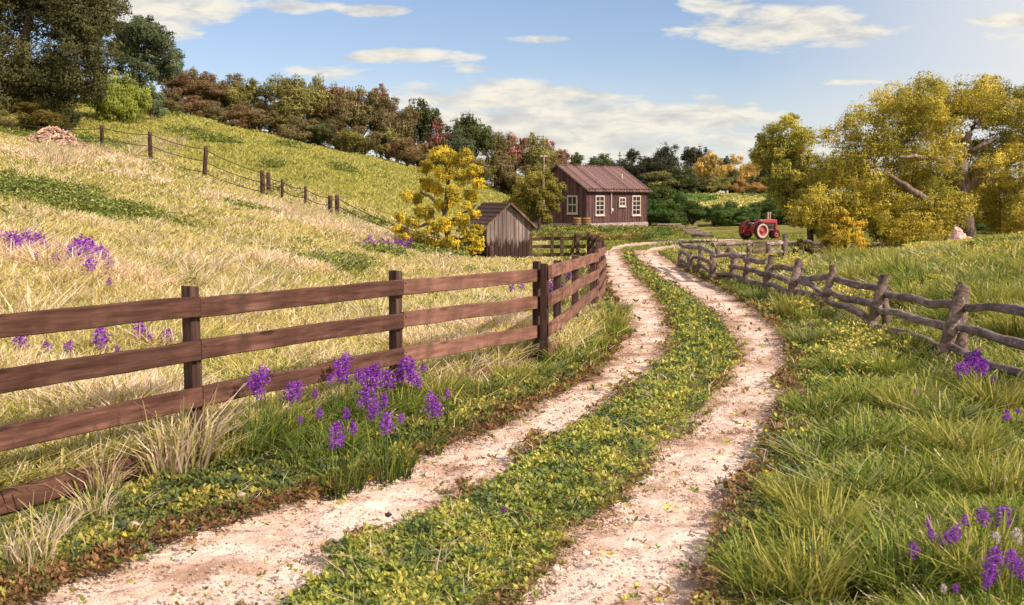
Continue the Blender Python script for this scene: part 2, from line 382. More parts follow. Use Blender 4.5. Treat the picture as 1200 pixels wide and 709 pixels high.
G_YEL = [(.62, .54, .16), (.70, .60, .22), (.52, .50, .13), (.76, .64, .30)]
G_STRAW = [(.86, .70, .50), (.92, .78, .61), (.78, .63, .40), (.90, .73, .61)]
G_OLIVE = [(.30, .33, .065), (.40, .40, .09), (.23, .27, .05)]
def patch(x, y, spots):
    """spots: (px,py,rx_px,ry_px) blobs on the terrain, given by image place -> metres"""
    m = np.zeros(len(x))
    for c, ax, ay, rot in spots:
        dx, dy = x-c.x, y-c.y; ca, sa = math.cos(rot), math.sin(rot)
        u, v = (dx*ca+dy*sa)/ax, (-dx*sa+dy*ca)/ay
        m = np.maximum(m, 1-np.sqrt(u*u+v*v))
    return m
GREENP = [(gp(70, 240), 3.4, 3.6, 0), (gp(150, 252), 2.2, 2.2, 0), (gp(20, 225), 3, 4, 0), (gp(250, 165), 2.4, 4, 0), (gp(215, 155), 2., 3.4, 0), (gp(340, 172), 1.6, 4, 0), (gp(400, 200), 1.6, 3, 0),
          (gp(60, 165), 6, 6, 0), (gp(390, 315), 1.3, 2, 0), (gp(430, 262), 2, 2, 0), (gp(300, 250), 3, .9, -.1), (gp(155, 128), 6, 8, 0), (gp(320,195),1.2,3,0), (gp(445,300),1.2,1.2,0),
          (gp(520, 300), 2, 4, 0)]
DRYP = [(gp(100, 185), 3.6, 5, 0), (gp(60, 190), 2, 4, 0), (gp(150, 175), 2.5, 4, 0), (gp(160, 210), 1.8, 2.5, 0), (gp(350, 262), 4.5, 2.2, -.3), (gp(410, 275), 3.2, 1.8, 0), (gp(300, 245), 3, 2, 0), (gp(30, 305), 1.4, 1.4, 0), (gp(230, 322), 1.2, 1.6, 0), (gp(120, 330), 1.4, 1.2, 0), (gp(340, 318), 1, 1.4, 0),
        (gp(470, 285), 2.2, 1.4, 0), (gp(570, 400), .9, .9, 0), (gp(520, 425), .9, .8, 0), (gp(150, 480), 1.2, .8, 0), (gp(100, 510), 1, .7, 0)]
FENCE_A = (un(0, HOR, 7.4), un(641, HOR, 14.8))
def left_of_fence(x, y):   # >0 on the meadow side
    a, b = FENCE_A; nx, ny = -(b.y-a.y), (b.x-a.x); l = math.hypot(nx, ny)
    return ((x-a.x)*nx+(y-a.y)*ny)/l
def meadow():
    # the meadow left of the lane and the hillside
    n = 560000; x, y = scatter(n, 5.2, 118, -34, 8, .9)
    e = ex(EL0, np.minimum(y, YEND))
    ok = (x < e-.35-.25*fbm(x, y, 3)) & ((y < 46) | (x < 2.5-.02*y) | (y > 92))
    lf = left_of_fence(x, y); ok &= (lf > .12) | (y > 14.8)
    ok &= ~((y > 38) & (y < 46) & (x > -1.6) & (x < 3))
    x, y = x[ok], y[ok]; n = len(x); z = H(x, y)
    gr = patch(x, y, GREENP)+(fbm(x*.8, y*.8, 21)-.5)*.9-.1; dr = patch(x, y, DRYP)+(fbm(x*.9, y*.9, 22)-.5)*.9
    f = fbm(x*.25, y*.25, 23); f2 = fbm(x*1.2, y*1.2, 24); rnd = RG.random(n)
    hill = sm(54, 66, y)
    c = pal(G_YEL, n); st = pal(G_STRAW, n); g = pal(G_GREEN, n); ol = pal(G_OLIVE, n)
    c = np.where((rnd < (.32+.6*(f2-.5))*(1-.75*hill))[:, None], st, c); c = np.where((RG.random(n) < (.16+.8*(f-.45))*(1-.5*hill))[:, None], ol, c)
    dd = .85*sm(.0, .55, dr)*(1-hill); c = np.where((RG.random(n) < dd*.9)[:, None], st*np.array([1.04, 1., 1.0]), c)
    c = c*(1-.45*hill[:, None])+np.array([.50, .50, .14])*.45*hill[:, None]
    gg = .9*sm(.0, .5, gr)*(1-.25*hill); c = np.where((RG.random(n) < gg)[:, None], g*1.15, c); c = c*(1-hill[:, None]*(1-np.array([.96, 1.0, .88])))
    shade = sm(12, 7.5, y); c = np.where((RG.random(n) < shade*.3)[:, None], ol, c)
    h = (.13+.09*RG.random(n))*(1+.6*dd)*(1-.35*gg)*(1+.1*hill); w = .008+y*.0011
    h *= .8+.6*fbm(x*.7, y*.7, 25); h *= 1+.45*sm(26, 12, y); c = c*np.where(hill > .5, (1-.10*hill), 1.)[:, None]
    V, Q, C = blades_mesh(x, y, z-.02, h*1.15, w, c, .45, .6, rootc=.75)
    tag(mesh_np('meadow_grass', V, [Q], M['blade'], C), 'yellow green and straw coloured grass covering the meadow and the hillside', 'grass', kind='stuff')
meadow()
def right_grass():
    n = 300000; x, y = scatter(n, 4.6, 60, -4, 36, .95)
    e = ex(ER1, np.minimum(y, YEND)); m = rutd(x, y)
    ok = (x > e+.45+.9*fbm(x*.8, y*.8, 31)*sm(20, 8, y)) & (m < -.1) & (y < 56)
    x, y = x[ok], y[ok]; n = len(x); z = H(x, y)
    f = fbm(x*.6, y*.6, 32); f2 = fbm(x*1.6, y*1.6, 33)
    c = pal(G_GREEN, n); ol = pal(G_OLIVE, n); ye = pal(G_YEL, n); st = pal(G_STRAW, n)
    c = np.where((RG.random(n) < .55+.8*(f-.5))[:, None], ol, c)
    far = sm(11, 24, y)
    c = np.where((RG.random(n) < .12+.22*far*f2*1.3)[:, None], ye*.9, c); c = np.where((RG.random(n) < .05+.14*far*f2)[:, None], st, c)
    h = (.10+.10*RG.random(n))*(.4+1.1*f2)*(1+.25*sm(12, 20, y))*(1+.6*sm(6.5, 9, x)*sm(14, 20, y))
    w = .0095+y*.0010
    short = sm(26, 34, y); h *= 1-.45*short
    h *= .45+.55*sm(.2, 1.2, x-ex(ER1, np.minimum(y, YEND)))
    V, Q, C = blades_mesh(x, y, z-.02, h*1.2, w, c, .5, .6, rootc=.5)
    tag(mesh_np('verge_grass', V, [Q], M['blade'], C), 'green and olive grass growing between the lane and the log rail fence and beyond it', 'grass', kind='stuff')
    # short turf between and around the far ruts, and the narrow left verge
    n = 150000; x, y = scatter(n, 14, 70, -14, 34, .9); m = rutd(x, y); e0 = ex(EL0, np.minimum(y, YEND))
    ok = (m < np.where(y > 34, -.35, -.03)) & (x > np.where(y < 44, e0-1.6, -2.)) & ((x < ex(ER1, np.minimum(y, YEND))+1.6) | (y > 40)); ok &= ~((y > 74) & (x > 2) & (x < 12))
    x, y = x[ok], y[ok]; n = len(x); z = H(x, y)
    c = np.where((RG.random(n) < .5)[:, None], pal(G_OLIVE, n), pal([(.28, .36, .06), (.42, .43, .1), (.2, .27, .045)], n))
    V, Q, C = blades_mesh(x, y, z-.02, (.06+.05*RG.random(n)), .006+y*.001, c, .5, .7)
    tag(mesh_np('short_turf', V, [Q], M['blade'], C), 'short green turf growing between the wheel ruts and round the far bend', 'turf', kind='stuff')
right_grass()
def leftverge():
    # long grass leaning along the outside of the board fence
    n = 42000; x, y = scatter(n, 5.4, 25, -32, 12, 1.0)
    lf = left_of_fence(x, y); e = ex(EL0, y)
    ok = (lf < -.02) & (lf > -.2-.9*sm(8, 11, y)) & (x < e-.45) & (y < 15.5) & (RG.random(n) < .25+.75*sm(8, 11, y)) | ((y >= 13) & (y < 26) & (x < e-.12) & (x > e-1.3))
    x, y, lf = x[ok], y[ok], lf[ok]; f = fbm(x*1.2, y*1.2, 41); keep = (f > .40+.12*np.clip(-lf, 0, 1.4)); x, y, f, lf = x[keep], y[keep], f[keep], lf[keep]; n = len(x); z = H(x, y)
    c = np.where((RG.random(n) < .5)[:, None], pal(G_GREEN, n), pal(G_OLIVE, n)); c = np.where((RG.random(n) < .2)[:, None], pal(G_YEL, n), c); c = np.where((RG.random(n) < .1)[:, None], pal(G_STRAW, n), c)
    V, Q, C = blades_mesh(x, y, z-.02, (.14+.17*RG.random(n))*(.5+f)*np.where((lf > -.45) & (y > 11.5) & (y < 15), .5, 1), .010+y*.0007, c, .6, .8)
    tag(mesh_np('fence_side_grass', V, [Q], M['blade'], C), 'long green grass growing along the lane side of the brown board fence', 'grass', kind='stuff')
leftverge()
def rosettes(name, x, y, z, size, col, label, k=5, up=.5, mat='cover', cat='ground cover'):
    n = len(x); a0 = RG.random(n)*6.283; Vs = []; Cs = []
    for j in range(k):
        a = a0+j*6.283/k+RG.normal(0, .35, n); el = np.clip(RG.normal(up, .35, n), -.1, 1.3); s = size*(.7+.6*RG.random(n))
        d = np.stack([np.cos(a)*np.cos(el), np.sin(a)*np.cos(el), np.sin(el)], 1); t = np.stack([-np.sin(a), np.cos(a), RG.normal(0, .5, n)], 1)
        b = np.stack([x, y, z], 1); s = s[:, None]
        Vs.append(np.stack([b+d*s*.05, b+d*s*.55+t*s*.24, b+d*s, b+d*s*.55-t*s*.24], 1))
        cc = col*(1+RG.normal(0, .16, n))[:, None]; Cs.append(np.repeat(cc[:, None], 4, 1))
    V = np.concatenate(Vs).reshape(-1, 3); C = np.clip(np.concatenate(Cs).reshape(-1, 3), 0, 1); Q = np.arange(len(V)).reshape(-1, 4)
    return tag(mesh_np(name, V, [Q], M[mat], C), label, cat, kind='stuff')
COV = np.array([(.14, .21, .075), (.23, .29, .07), (.33, .38, .085), (.46, .47, .10), (.58, .54, .14), (.12, .165, .08)])
def covers():
    def lump(x, y): return .085*fbm(x*4.5, y*4.5, 51, 3)**1.5
    # between the ruts
    n = 190000; x, y = scatter(n, 4.8, 42, -34, 20, 1.15); a, b = ex(EL1, y), ex(ER0, y)
    m = np.minimum(x-a, b-x); f = fbm(x*2.2, y*2.2, 52)
    th = .0+.46*(f-.45)+.35*(fbm(x*6, y*6, 91)-.5); ok = ((m > th) | ((m > th-.35) & (RG.random(len(x)) < .06*(fbm(x*5, y*5, 93) > .5)))) & (y < 42); x, y, m, f = x[ok], y[ok], m[ok], f[ok]; n = len(x)
    t = np.clip(fbm(x*5, y*5, 53)*1.3-.12+RG.normal(0, .22, n), 0, .999); c = COV[np.argsort([5, 0, 1, 2, 3, 4])][np.clip((t*6).astype(int), 0, 5)] if False else np.array([COV[5], COV[0], COV[1], COV[2], COV[3], COV[4]])[(t*6).astype(int)]
    br = (RG.random(n) < .75*sm(.16, .0, m+(fbm(x*1.7, y*1.7, 54)-.5)*.5)); c = np.where(br[:, None], pal([(.30, .19, .09), (.40, .27, .13), (.24, .16, .07), (.2, .2, .06)], n), c)
    yl = RG.random(n) < .007; c = np.where(yl[:, None], np.array([.75, .6, .03]), c)
    rosettes('ground_cover', x, y, H(x, y)+lump(x, y)+.01+RG.random(n)*.03, np.clip(.019+.0016*y, 0, .08)*np.minimum(np.exp(RG.normal(-.05, .36, n)), 1.6)*(.75+.6*fbm(x*2.5, y*2.5, 95)), c, 'low clover like ground cover with yellow flecks between the two wheel ruts')
    # verges
    n = 250000; x, y = scatter(n, 4.8, 40, -34, 30, 1.1); l = ex(EL0, y)-x; r = x-ex(ER1, y)
    f = fbm(x*1.6, y*1.6, 55); wl = .95+.5*(f-.5); wr = .42+.9*(f-.4)
    f9 = .35*(fbm(x*6, y*6, 92)-.5); ok = ((l > -.02+.4*(f-.4)+f9) & (l < wl)) | ((r > .02+.4*(f-.4)+f9) & (r < wr)); ok |= (np.maximum(np.where(l < 0, l, -9), np.where(r < 0, r, -9)) > -.4) & (RG.random(n) < .05*(fbm(x*5, y*5, 94) > .5)); ok |= (RG.random(n) < .5) & (((l > 0) & (left_of_fence(x, y) < 0)) | ((r > 0) & (r < 7) & (f > .42))); ok &= (y < 36) & ((left_of_fence(x, y) < -.22) | (y > 14.5) | (x > 0.6))
    x, y, l, r = x[ok], y[ok], l[ok], r[ok]; n = len(x)
    t = np.clip(fbm(x*4, y*4, 56)*1.4-.2+RG.normal(0, .22, n), 0, .999); c = np.array([COV[5], COV[0], COV[1], COV[1], COV[3], COV[4]])[(t*6).astype(int)]
    br = RG.random(n) < .85*sm(.40, .05, np.where(l > -.3, np.abs(l), np.abs(r))+(fbm(x*1.5, y*1.5, 57)-.5)*.5); c = np.where(br[:, None], pal([(.28, .17, .08), (.38, .23, .11), (.2, .12, .06), (.18, .18, .06)], n), c)
    c = np.where((l > -.3)[:, None], c*np.array([.86, .8, .82]), c)
    yl = RG.random(n) < .005; c = np.where(yl[:, None], np.array([.75, .58, .02]), c)
    rosettes('verge_cover', x, y, H(x, y)+lump(x, y)+.005+RG.random(n)*.03, np.clip(.020+.0016*y, 0, .08)*np.minimum(np.exp(RG.normal(-.05, .36, n)), 1.6)*(.75+.6*fbm(x*2.5, y*2.5, 96)), c, 'dark green and rusty brown ground cover along the outer edges of the wheel ruts')
    # leafy patches on the meadow and hill
    n = 190000; x, y = scatter(n, 12, 112, -34, 3, .8); g = patch(x, y, GREENP)+(fbm(x*.9, y*.9, 58)-.5)*.9; ok = (g > .22) & (RG.random(n) < .15+sm(.2, .8, g)) & (rutd(x, y) < -.4) & ~((y > 38) & (y < 46) & (x > -1.6) & (x < 3)); x, y = x[ok], y[ok]; n = len(x)
    c = pal([(.24, .28, .08), (.30, .34, .09), (.40, .42, .12), (.18, .23, .07)], n)
    rosettes('meadow_weeds', x, y, H(x, y)+.10+RG.random(n)*.16*(1+.8*fbm(x*2, y*2, 5)), .03+.0022*y, c, 'darker green leafy weeds in patches on the meadow and the hillside', up=.3)
    # bank in front of the cabin
    n = 26000; x = RG.uniform(-3, 14, n); y = RG.uniform(57, 77, n); f = fbm(x*.7, y*.7, 59); g = rutd(x, y)
    ok = (f > .40) & (g < -.7) & (x < 13-.3*(77-y)) ; x, y, f = x[ok], y[ok], f[ok]; n = len(x)
    c = np.where((fbm(x*.8, y*.8, 60) > .5)[:, None], pal([(.33, .3, .08), (.45, .33, .12), (.26, .3, .07)], n), pal([(.09, .16, .045), (.15, .22, .05), (.21, .3, .06)], n))
    rosettes('bank_weeds', x, y, H(x, y)+RG.random(n)*.3*np.clip((f-.35)*5, .1, 1), .13+0*y, c, 'olive and rusty low weeds on the bank below the cabin', up=.5)
    # far field beyond the hedge, with gorse-like yellow scrub
    n = 36000; x = RG.uniform(10, 42, n); y = RG.uniform(97, 150, n); f = fbm(x*.2, y*.12, 61)
    c = np.where((f > .5)[:, None], pal([(.6, .54, .17), (.7, .62, .28), (.5, .5, .14)], n), pal([(.2, .29, .07), (.3, .4, .11), (.15, .24, .08)], n))
    rosettes('field_scrub', x, y, H(x, y)+RG.random(n)*.35, .24+0*y, c, 'yellow and green scrub on the field beyond the hedge', up=.6)
    # brighter yellow green weeds beyond the log fence
    n = 60000; x = RG.uniform(4, 16, n); y = RG.uniform(13, 36, n); f = fbm(x*.8, y*.5, 62)+.25*patch(x, y, [(gp(1090, 318), 3.5, 2.5, 0), (gp(1020, 388), 1.1, .6, 0), (gp(1160, 330), 3, 2, 0)])
    ok = (f > .60) & (x > ex(ER1, y)+.5); x, y = x[ok], y[ok]; n = len(x)
    c = pal([(.75, .62, .15), (.6, .56, .12), (.42, .46, .09), (.8, .65, .24)], n)
    rosettes('yellow_weeds', x, y, H(x, y)+.08+RG.random(n)*.26, .02+.0015*y, c, 'yellow green flowering weeds beyond the log rail fence', up=.6)
covers()
def sprigs():
    # thin grass blades and dead stalks standing in the clover strip and the verges
    n = 60000; x, y = scatter(n, 4.8, 30, -34, 24, 1.15); m = np.minimum(x-ex(EL1, y), ex(ER0, y)-x); l = ex(EL0, y)-x; rr = x-ex(ER1, y); f = fbm(x*1.8, y*1.8, 97)
    ok = ((m > .1) | ((l > .12) & (l < 1.5) & ((left_of_fence(x, y) < -.3) | (y > 14))) | ((rr > .12) & (rr < 1.3))) & (f > .47); x, y = x[ok], y[ok]; n = len(x)
    c = np.where((RG.random(n) < .3)[:, None], pal(G_STRAW, n)*.85, np.where((RG.random(n) < .5)[:, None], pal(G_GREEN, n), pal(G_OLIVE, n)))
    V, Q, C = blades_mesh(x, y, H(x, y), .05+.13*RG.random(n)**2, .004+y*.0007, c, .6, .7)
    tag(mesh_np('sprig_grass', V, [Q], M['blade'], C), 'thin grass sprigs and dead stalks standing in the clover of the lane', 'grass', kind='stuff')
sprigs()
def gravel():
    n = 130000; x, y = scatter(n, 4.8, 26, -34, 22, 1.15); m = rutd(x, y); f = fbm(x*3, y*3, 71)
    ok = (m > -.24) & (RG.random(n) < np.where(m < .15, 1., .3)*np.clip(f*2.6-.7, .05, 1)); x, y, m = x[ok], y[ok], m[ok]; n = len(x)
    s = (.003+.011*RG.random(n)**3.5+.0004*y)*np.where(RG.random(n) < .02, 2.0, 1)
    base = np.array([(1, 0, 0), (-1, 0, 0), (0, 1, 0), (0, -1, 0), (0, 0, 1), (0, 0, -1)], float)
    V = base[None]*(1+RG.normal(0, .22, (n, 6, 1)))+RG.normal(0, .12, (n, 6, 3)); a = RG.random(n)*6.28
    ca, sa = np.cos(a)[:, None], np.sin(a)[:, None]; V = np.stack([V[..., 0]*ca-V[..., 1]*sa, V[..., 0]*sa+V[..., 1]*ca, V[..., 2]*.7], -1)
    z = H0(x, y)+.005+.012*sm(.1, 0, m)+.02*sm(10, 22, y)
    V = V*s[:, None, None]+np.stack([x, y, z], 1)[:, None]
    T = np.array([(0, 2, 4), (2, 1, 4), (1, 3, 4), (3, 0, 4), (2, 0, 5), (1, 2, 5), (3, 1, 5), (0, 3, 5)])
    Fc = (T[None]+(np.arange(n)*6)[:, None, None]).reshape(-1, 3)
    c = pal([(.62, .5, .42), (.75, .62, .54), (.5, .37, .29), (.8, .70, .62), (.36, .24, .17)], n); c = np.where(m[:, None] < .05, c*np.array([.72, .66, .6]), c)
    tag(mesh_np('gravel', V.reshape(-1, 3), [Fc], M['cover'], np.clip(np.repeat(c, 6, 0), 0, 1)), 'pale pinkish stones and crumbs scattered over the wheel ruts', 'gravel', kind='stuff')
gravel()
#--PART2--
# ------------------------------------------------------------------ fences
def linept(A, B, px, extra=0.):
    d = ray(px, HOR); k = d[0]/d[1]; dx, dy = B.x-A.x, B.y-A.y
    t = (k*A.y-A.x)/(dx-k*dy); return Vector((A.x+dx*t, A.y+dy*t, 0))
def board(name, P, Q, h, th, mat, parent, off=0., sag=0., origin=None):
    """a sawn board from P to Q, built along its own x axis"""
    P, Q = Vector(P), Vector(Q); d = Q-P; L = d.length; n = 14
    vs = []; r = random.random()*99
    for i in range(n+1):
        x = L*i/n; w = (vn(x*1.3+r, r, 5)-.5)*.022; t = (vn(x*1.1+r, r+4, 6)-.5)*.012; dz = -sag*4*(i/n)*(1-i/n)
        b = .008
        for (y, z) in ((-th/2, -h/2+b), (-th/2+b, -h/2), (th/2-b, -h/2), (th/2, -h/2+b), (th/2, h/2-b), (th/2-b, h/2), (-th/2+b, h/2), (-th/2, h/2-b)):
            vs.append((x, y+t, z+w+dz+(vn(x*5+r, z*9, 3)-.5)*.008))
    fs = [(i*8+k, (i+1)*8+k, (i+1)*8+(k+1) % 8, i*8+(k+1) % 8) for i in range(n) for k in range(8)]
    fs += [tuple(range(8)), tuple(range(n*8, n*8+8))[::-1]]
    m = MB(); m.add(vs, fs); o = m.build(name, mat, parent)
    o.location = P-(origin or Vector()); o.rotation_mode = 'QUATERNION'
    X = d.normalized(); Yv = Vector((0, 0, 1)).cross(X).normalized(); Z = X.cross(Yv)
    o.location += Yv*off
    o.rotation_quaternion = Matrix((X, Yv, Z)).transposed().to_quaternion(); return o
def post(name, p, h, w, mat, parent, lean=(0, 0), rnd=False, origin=None, rz=0.):
    m = MB(); n = 5; vs = []; s = 10 if rnd else 8; r = random.random()*50
    for i in range(n+1):
        z = -.35+(h+.35)*i/n; c = w/2*(1-.06*i/n)
        for k in range(s):
            a = 2*math.pi*(k+.5)/s
            if rnd: x, y = math.cos(a)*c*(1+.15*(vn(r+k, z*3, 2)-.5)), math.sin(a)*c*(1+.15*(vn(r+k, z*3, 4)-.5))
            else:
                q = [(1, .86), (.86, 1), (-.86, 1), (-1, .86), (-1, -.86), (-.86, -1), (.86, -1), (1, -.86)][k]; x, y = q[0]*c, q[1]*c
            vs.append((x+lean[0]*max(z, 0)+(vn(r, z*3, 7)-.5)*.012, y+lean[1]*max(z, 0), z+((vn(r+k*2, 1, 8)-.5)*.03 if i == n else 0)))
    fs = [(i*s+k, i*s+(k+1) % s, (i+1)*s+(k+1) % s, (i+1)*s+k) for i in range(n) for k in range(s)]
    fs += [tuple(range(n*s, n*s+s)), tuple(range(s))[::-1]]
    m.add(vs, fs, rnd); o = m.build(name, mat, parent); o.location = Vector(p)-(origin or Vector()); o.rotation_euler = (0, 0, rz); return o
def board_fence():
    A = un(0, HOR, 7.4); B = un(641, HOR, 14.8); rt = empty('board_fence', (A.x, A.y, 0), 'long brown board fence of four rails along the left side of the lane', 'fence'); O = rt.location.copy()
    px = [-175, 0, 229, 470, 641]
    RY = [[398, 381, 359.5, 336, 322], [494, 446, 411, 375, 353.5], [580, 513, 465, 417, 386.5], [690, 584, 523, 462, 423]]
    tops = [None, None, 336, 318, 306]
    ang = math.atan2(B.y-A.y, B.x-A.x); hs = [.165, .165, .17, .165]
    pts = [linept(A, B, p) for p in px]
    nv = Vector((-math.sin(ang), math.cos(ang), 0))
    for k in range(4):
        r = RY[k]; q = [at(P, y) for y, P in zip(r, pts)]
        for i in range(4):
            if i == 0: continue
            a, b = q[i], q[i+1]
            if i == 1: a = a+(a-b)*.5
            e = (b-a).normalized()
            board('rail', a+e*.004, b-e*.004, hs[k], .05, M['board'] if i < 3 else M['board2'], rt, origin=O)  # dim left end and lit corner end painted through the board colour
    for i in (2, 3, 4):
        P = pts[i]; z = Hs(P.x, P.y); top = un(px[i], tops[i], P.y).z
        post('post', Vector((P.x, P.y, z))+nv*.085-(Vector((math.cos(ang), math.sin(ang), 0))*.12 if i == 4 else Vector()), top-z, .115 if i < 4 else .10, M['postw'], rt, rz=ang, origin=O)
    P = pts[1]-(pts[2]-pts[1])*.45; post('post', Vector((P.x, P.y, Hs(P.x, P.y)))+nv*.085, 1.45, .12, M['postw'], rt, rz=ang, origin=O)
    for i in (2, 3):
        for k in range(4):
            c = at(pts[i], RY[k][i])
            for sx in (-.035, .035):
                m = MB(); m.lathe([(0, -.004), (.007, -.003), (.0085, .0), (.0085, .006)], (0, 0, 0), nv, 8); o = m.build('nail', M['nail'], rt)
                o.location = c-nv*.0285+Vector((math.cos(ang)*sx, math.sin(ang)*sx, (.035 if sx > 0 else -.03)))-O
    # second run, then the bulge at the bend and the far run to the corral
    C1 = Vector(B)+Vector((.10, .02, 0)); C2 = un(701, HOR, 21.)
    P2 = [(645, 661, 681, 701), ((319, 314, 308, 301), (351.5, 343, 332, 320.5), (385, 374, 358, 340), (411, 399, 382, 361))]
    L = [linept(C1, C2, p) for p in P2[0]]; a2 = math.atan2(C2.y-C1.y, C2.x-C1.x); nv2 = Vector((-math.sin(a2), math.cos(a2), 0))
    for k in range(4):
        q = [at(P, y) for y, P in zip(P2[1][k], L)]
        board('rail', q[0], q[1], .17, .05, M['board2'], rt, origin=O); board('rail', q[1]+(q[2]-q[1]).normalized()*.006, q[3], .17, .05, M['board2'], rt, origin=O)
    for i, P in enumerate(L):
        z = Hs(P.x, P.y); tz = un(P2[0][i], P2[1][0][i]-9, P.y).z
        post('post', Vector((P.x, P.y, z))+nv2*.085+Vector((math.cos(a2), math.sin(a2), 0))*(.06 if i == 0 else -.05), tz-z, .11, M['postw'], rt, rz=a2, origin=O)
    W = [(701.5, 21.2), (710, 25.6), (704, 31.5), (689, 38.2)]; W = [on(*w) for w in W]
    hh = [(1.12, .82, .52, .22), (1.0, .73, .46, .2), (.93, .66, .4, .17), (.84, .58, .34, .12)]
    for i in range(3):
        an = math.atan2(W[i+1].y-W[i].y, W[i+1].x-W[i].x); nn = Vector((-math.sin(an), math.cos(an), 0))
        for k in range(4):
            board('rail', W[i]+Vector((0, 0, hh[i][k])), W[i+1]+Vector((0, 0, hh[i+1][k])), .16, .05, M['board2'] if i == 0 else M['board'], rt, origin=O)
        for t in ((.5, 1) if i < 2 else (.35, .7)):
            P = W[i].lerp(W[i+1], t); post('post', P+nn*.085, hh[i][0]+.14, .11, M['postw'], rt, rz=an, origin=O)
    # corral
    rt2 = empty('corral_fence', W[3], 'low olive brown three rail corral fence between the grey shed and the lane', 'fence'); O = W[3].copy()
    E = on(622, 38.6); E2 = on(621, 41.5)
    Zs = (.80, .52, .24)
    for k in range(3):
        a = W[3]+Vector((-.06, .03, Zs[k])); b = E+Vector((0, 0, Zs[k])); m_ = a.lerp(b, .52)
        board('rail', a, m_, .12, .045, M['olive'], rt2, origin=O); board('rail', m_+(b-m_).normalized()*.005, b, .12, .045, M['olive'], rt2, origin=O)
    for p, tp, ln in ((647, .98, 0), (658.5, .98, 0), (668, 1.0, .22), (677, .96, 0), (622, .98, 0)):
        P = linept(W[3], E, p); P.z = Hs(P.x, P.y); post('post', P+Vector((0, -.08, 0)), tp, .12, M['olive'], rt2, lean=(ln, 0), origin=O)
board_fence()
def wire_fence():
    D = [(16, 142, 64), (71, 147, 62), (122, 147, 60), (178, 154, 57), (240, 171, 54), (308, 199.5, 51), (315, 202, 54), (331, 210, 51), (358, 218.5, 50), (387, 229, 49), (395, 229, 50.5), (475, 266, 44), (575, 288, 39)]
    rt = empty('wire_fence', on(308, 51), 'old wire fence on dark posts running down over the meadow towards the shed', 'fence'); O = rt.location.copy(); tops = []
    for px, ty, Y in D:
        b = on(px, Y); t = un(px, ty, Y); w = .22 if px not in (331, 358) else .13
        ln = (.08 if px == 240 else 0)
        post('post', b, max(t.z-b.z, .5), w, M['postw'], rt, rnd=True, origin=O, lean=(ln, 0)); tops.append((b, t))
    run = [0, 1, 2, 3, 4, 5, 7, 8, 9, 10, 11, 12]
    for f in (.1, .45, .78):
        for i, j in zip(run[:-1], run[1:]):
            a = tops[i][1].lerp(tops[i][0], f)-O; b = tops[j][1].lerp(tops[j][0], f)-O; m = MB()
            pts = [a.lerp(b, k/8)-Vector((0, .12, .10*4*(k/8)*(1-k/8))) for k in range(9)]; m.tube(pts, .02, 5); m.build('wire', M['wire'], rt)
wire_fence()
def logtube(name, P, Q, r0, r1, mat, parent, origin, wob=.05):
    P, Q = Vector(P), Vector(Q); d = Q-P; L = d.length; n = 18; m = MB(); r = random.random()*90; pts = []; rad = []
    for i in range(n+1):
        t = i/n; x = L*t; e = math.sin(math.pi*t)**.5
        pts.append((x, (vn(x*1.0+r, 1, 1)-.5)*wob*2*e, (vn(x*1.2+r, 2, 2)-.5)*wob*3*e)); rad.append((r0+(r1-r0)*t)*(1+.28*(vn(x*4+r, 3, 3)-.5)))
    m.tube(pts, rad, 10)
    for k in range(len(m.v)):   # bark relief
        v = m.v[k]; m.v[k] = (v[0]+(random.uniform(-.02, .02) if (k < 10 or k > len(m.v)-11) else 0), v[1], v[2])
    o = m.build(name, mat, parent); X = d.normalized(); Yv = Vector((0, 0, 1)).cross(X)
    if Yv.length < .1: Yv = Vector((0, 1, 0)).cross(X)
    Yv.normalize(); Z = X.cross(Yv)
    o.location = P-origin; o.rotation_mode = 'QUATERNION'; o.rotation_quaternion = Matrix((X, Yv, Z)).transposed().to_quaternion(); return o
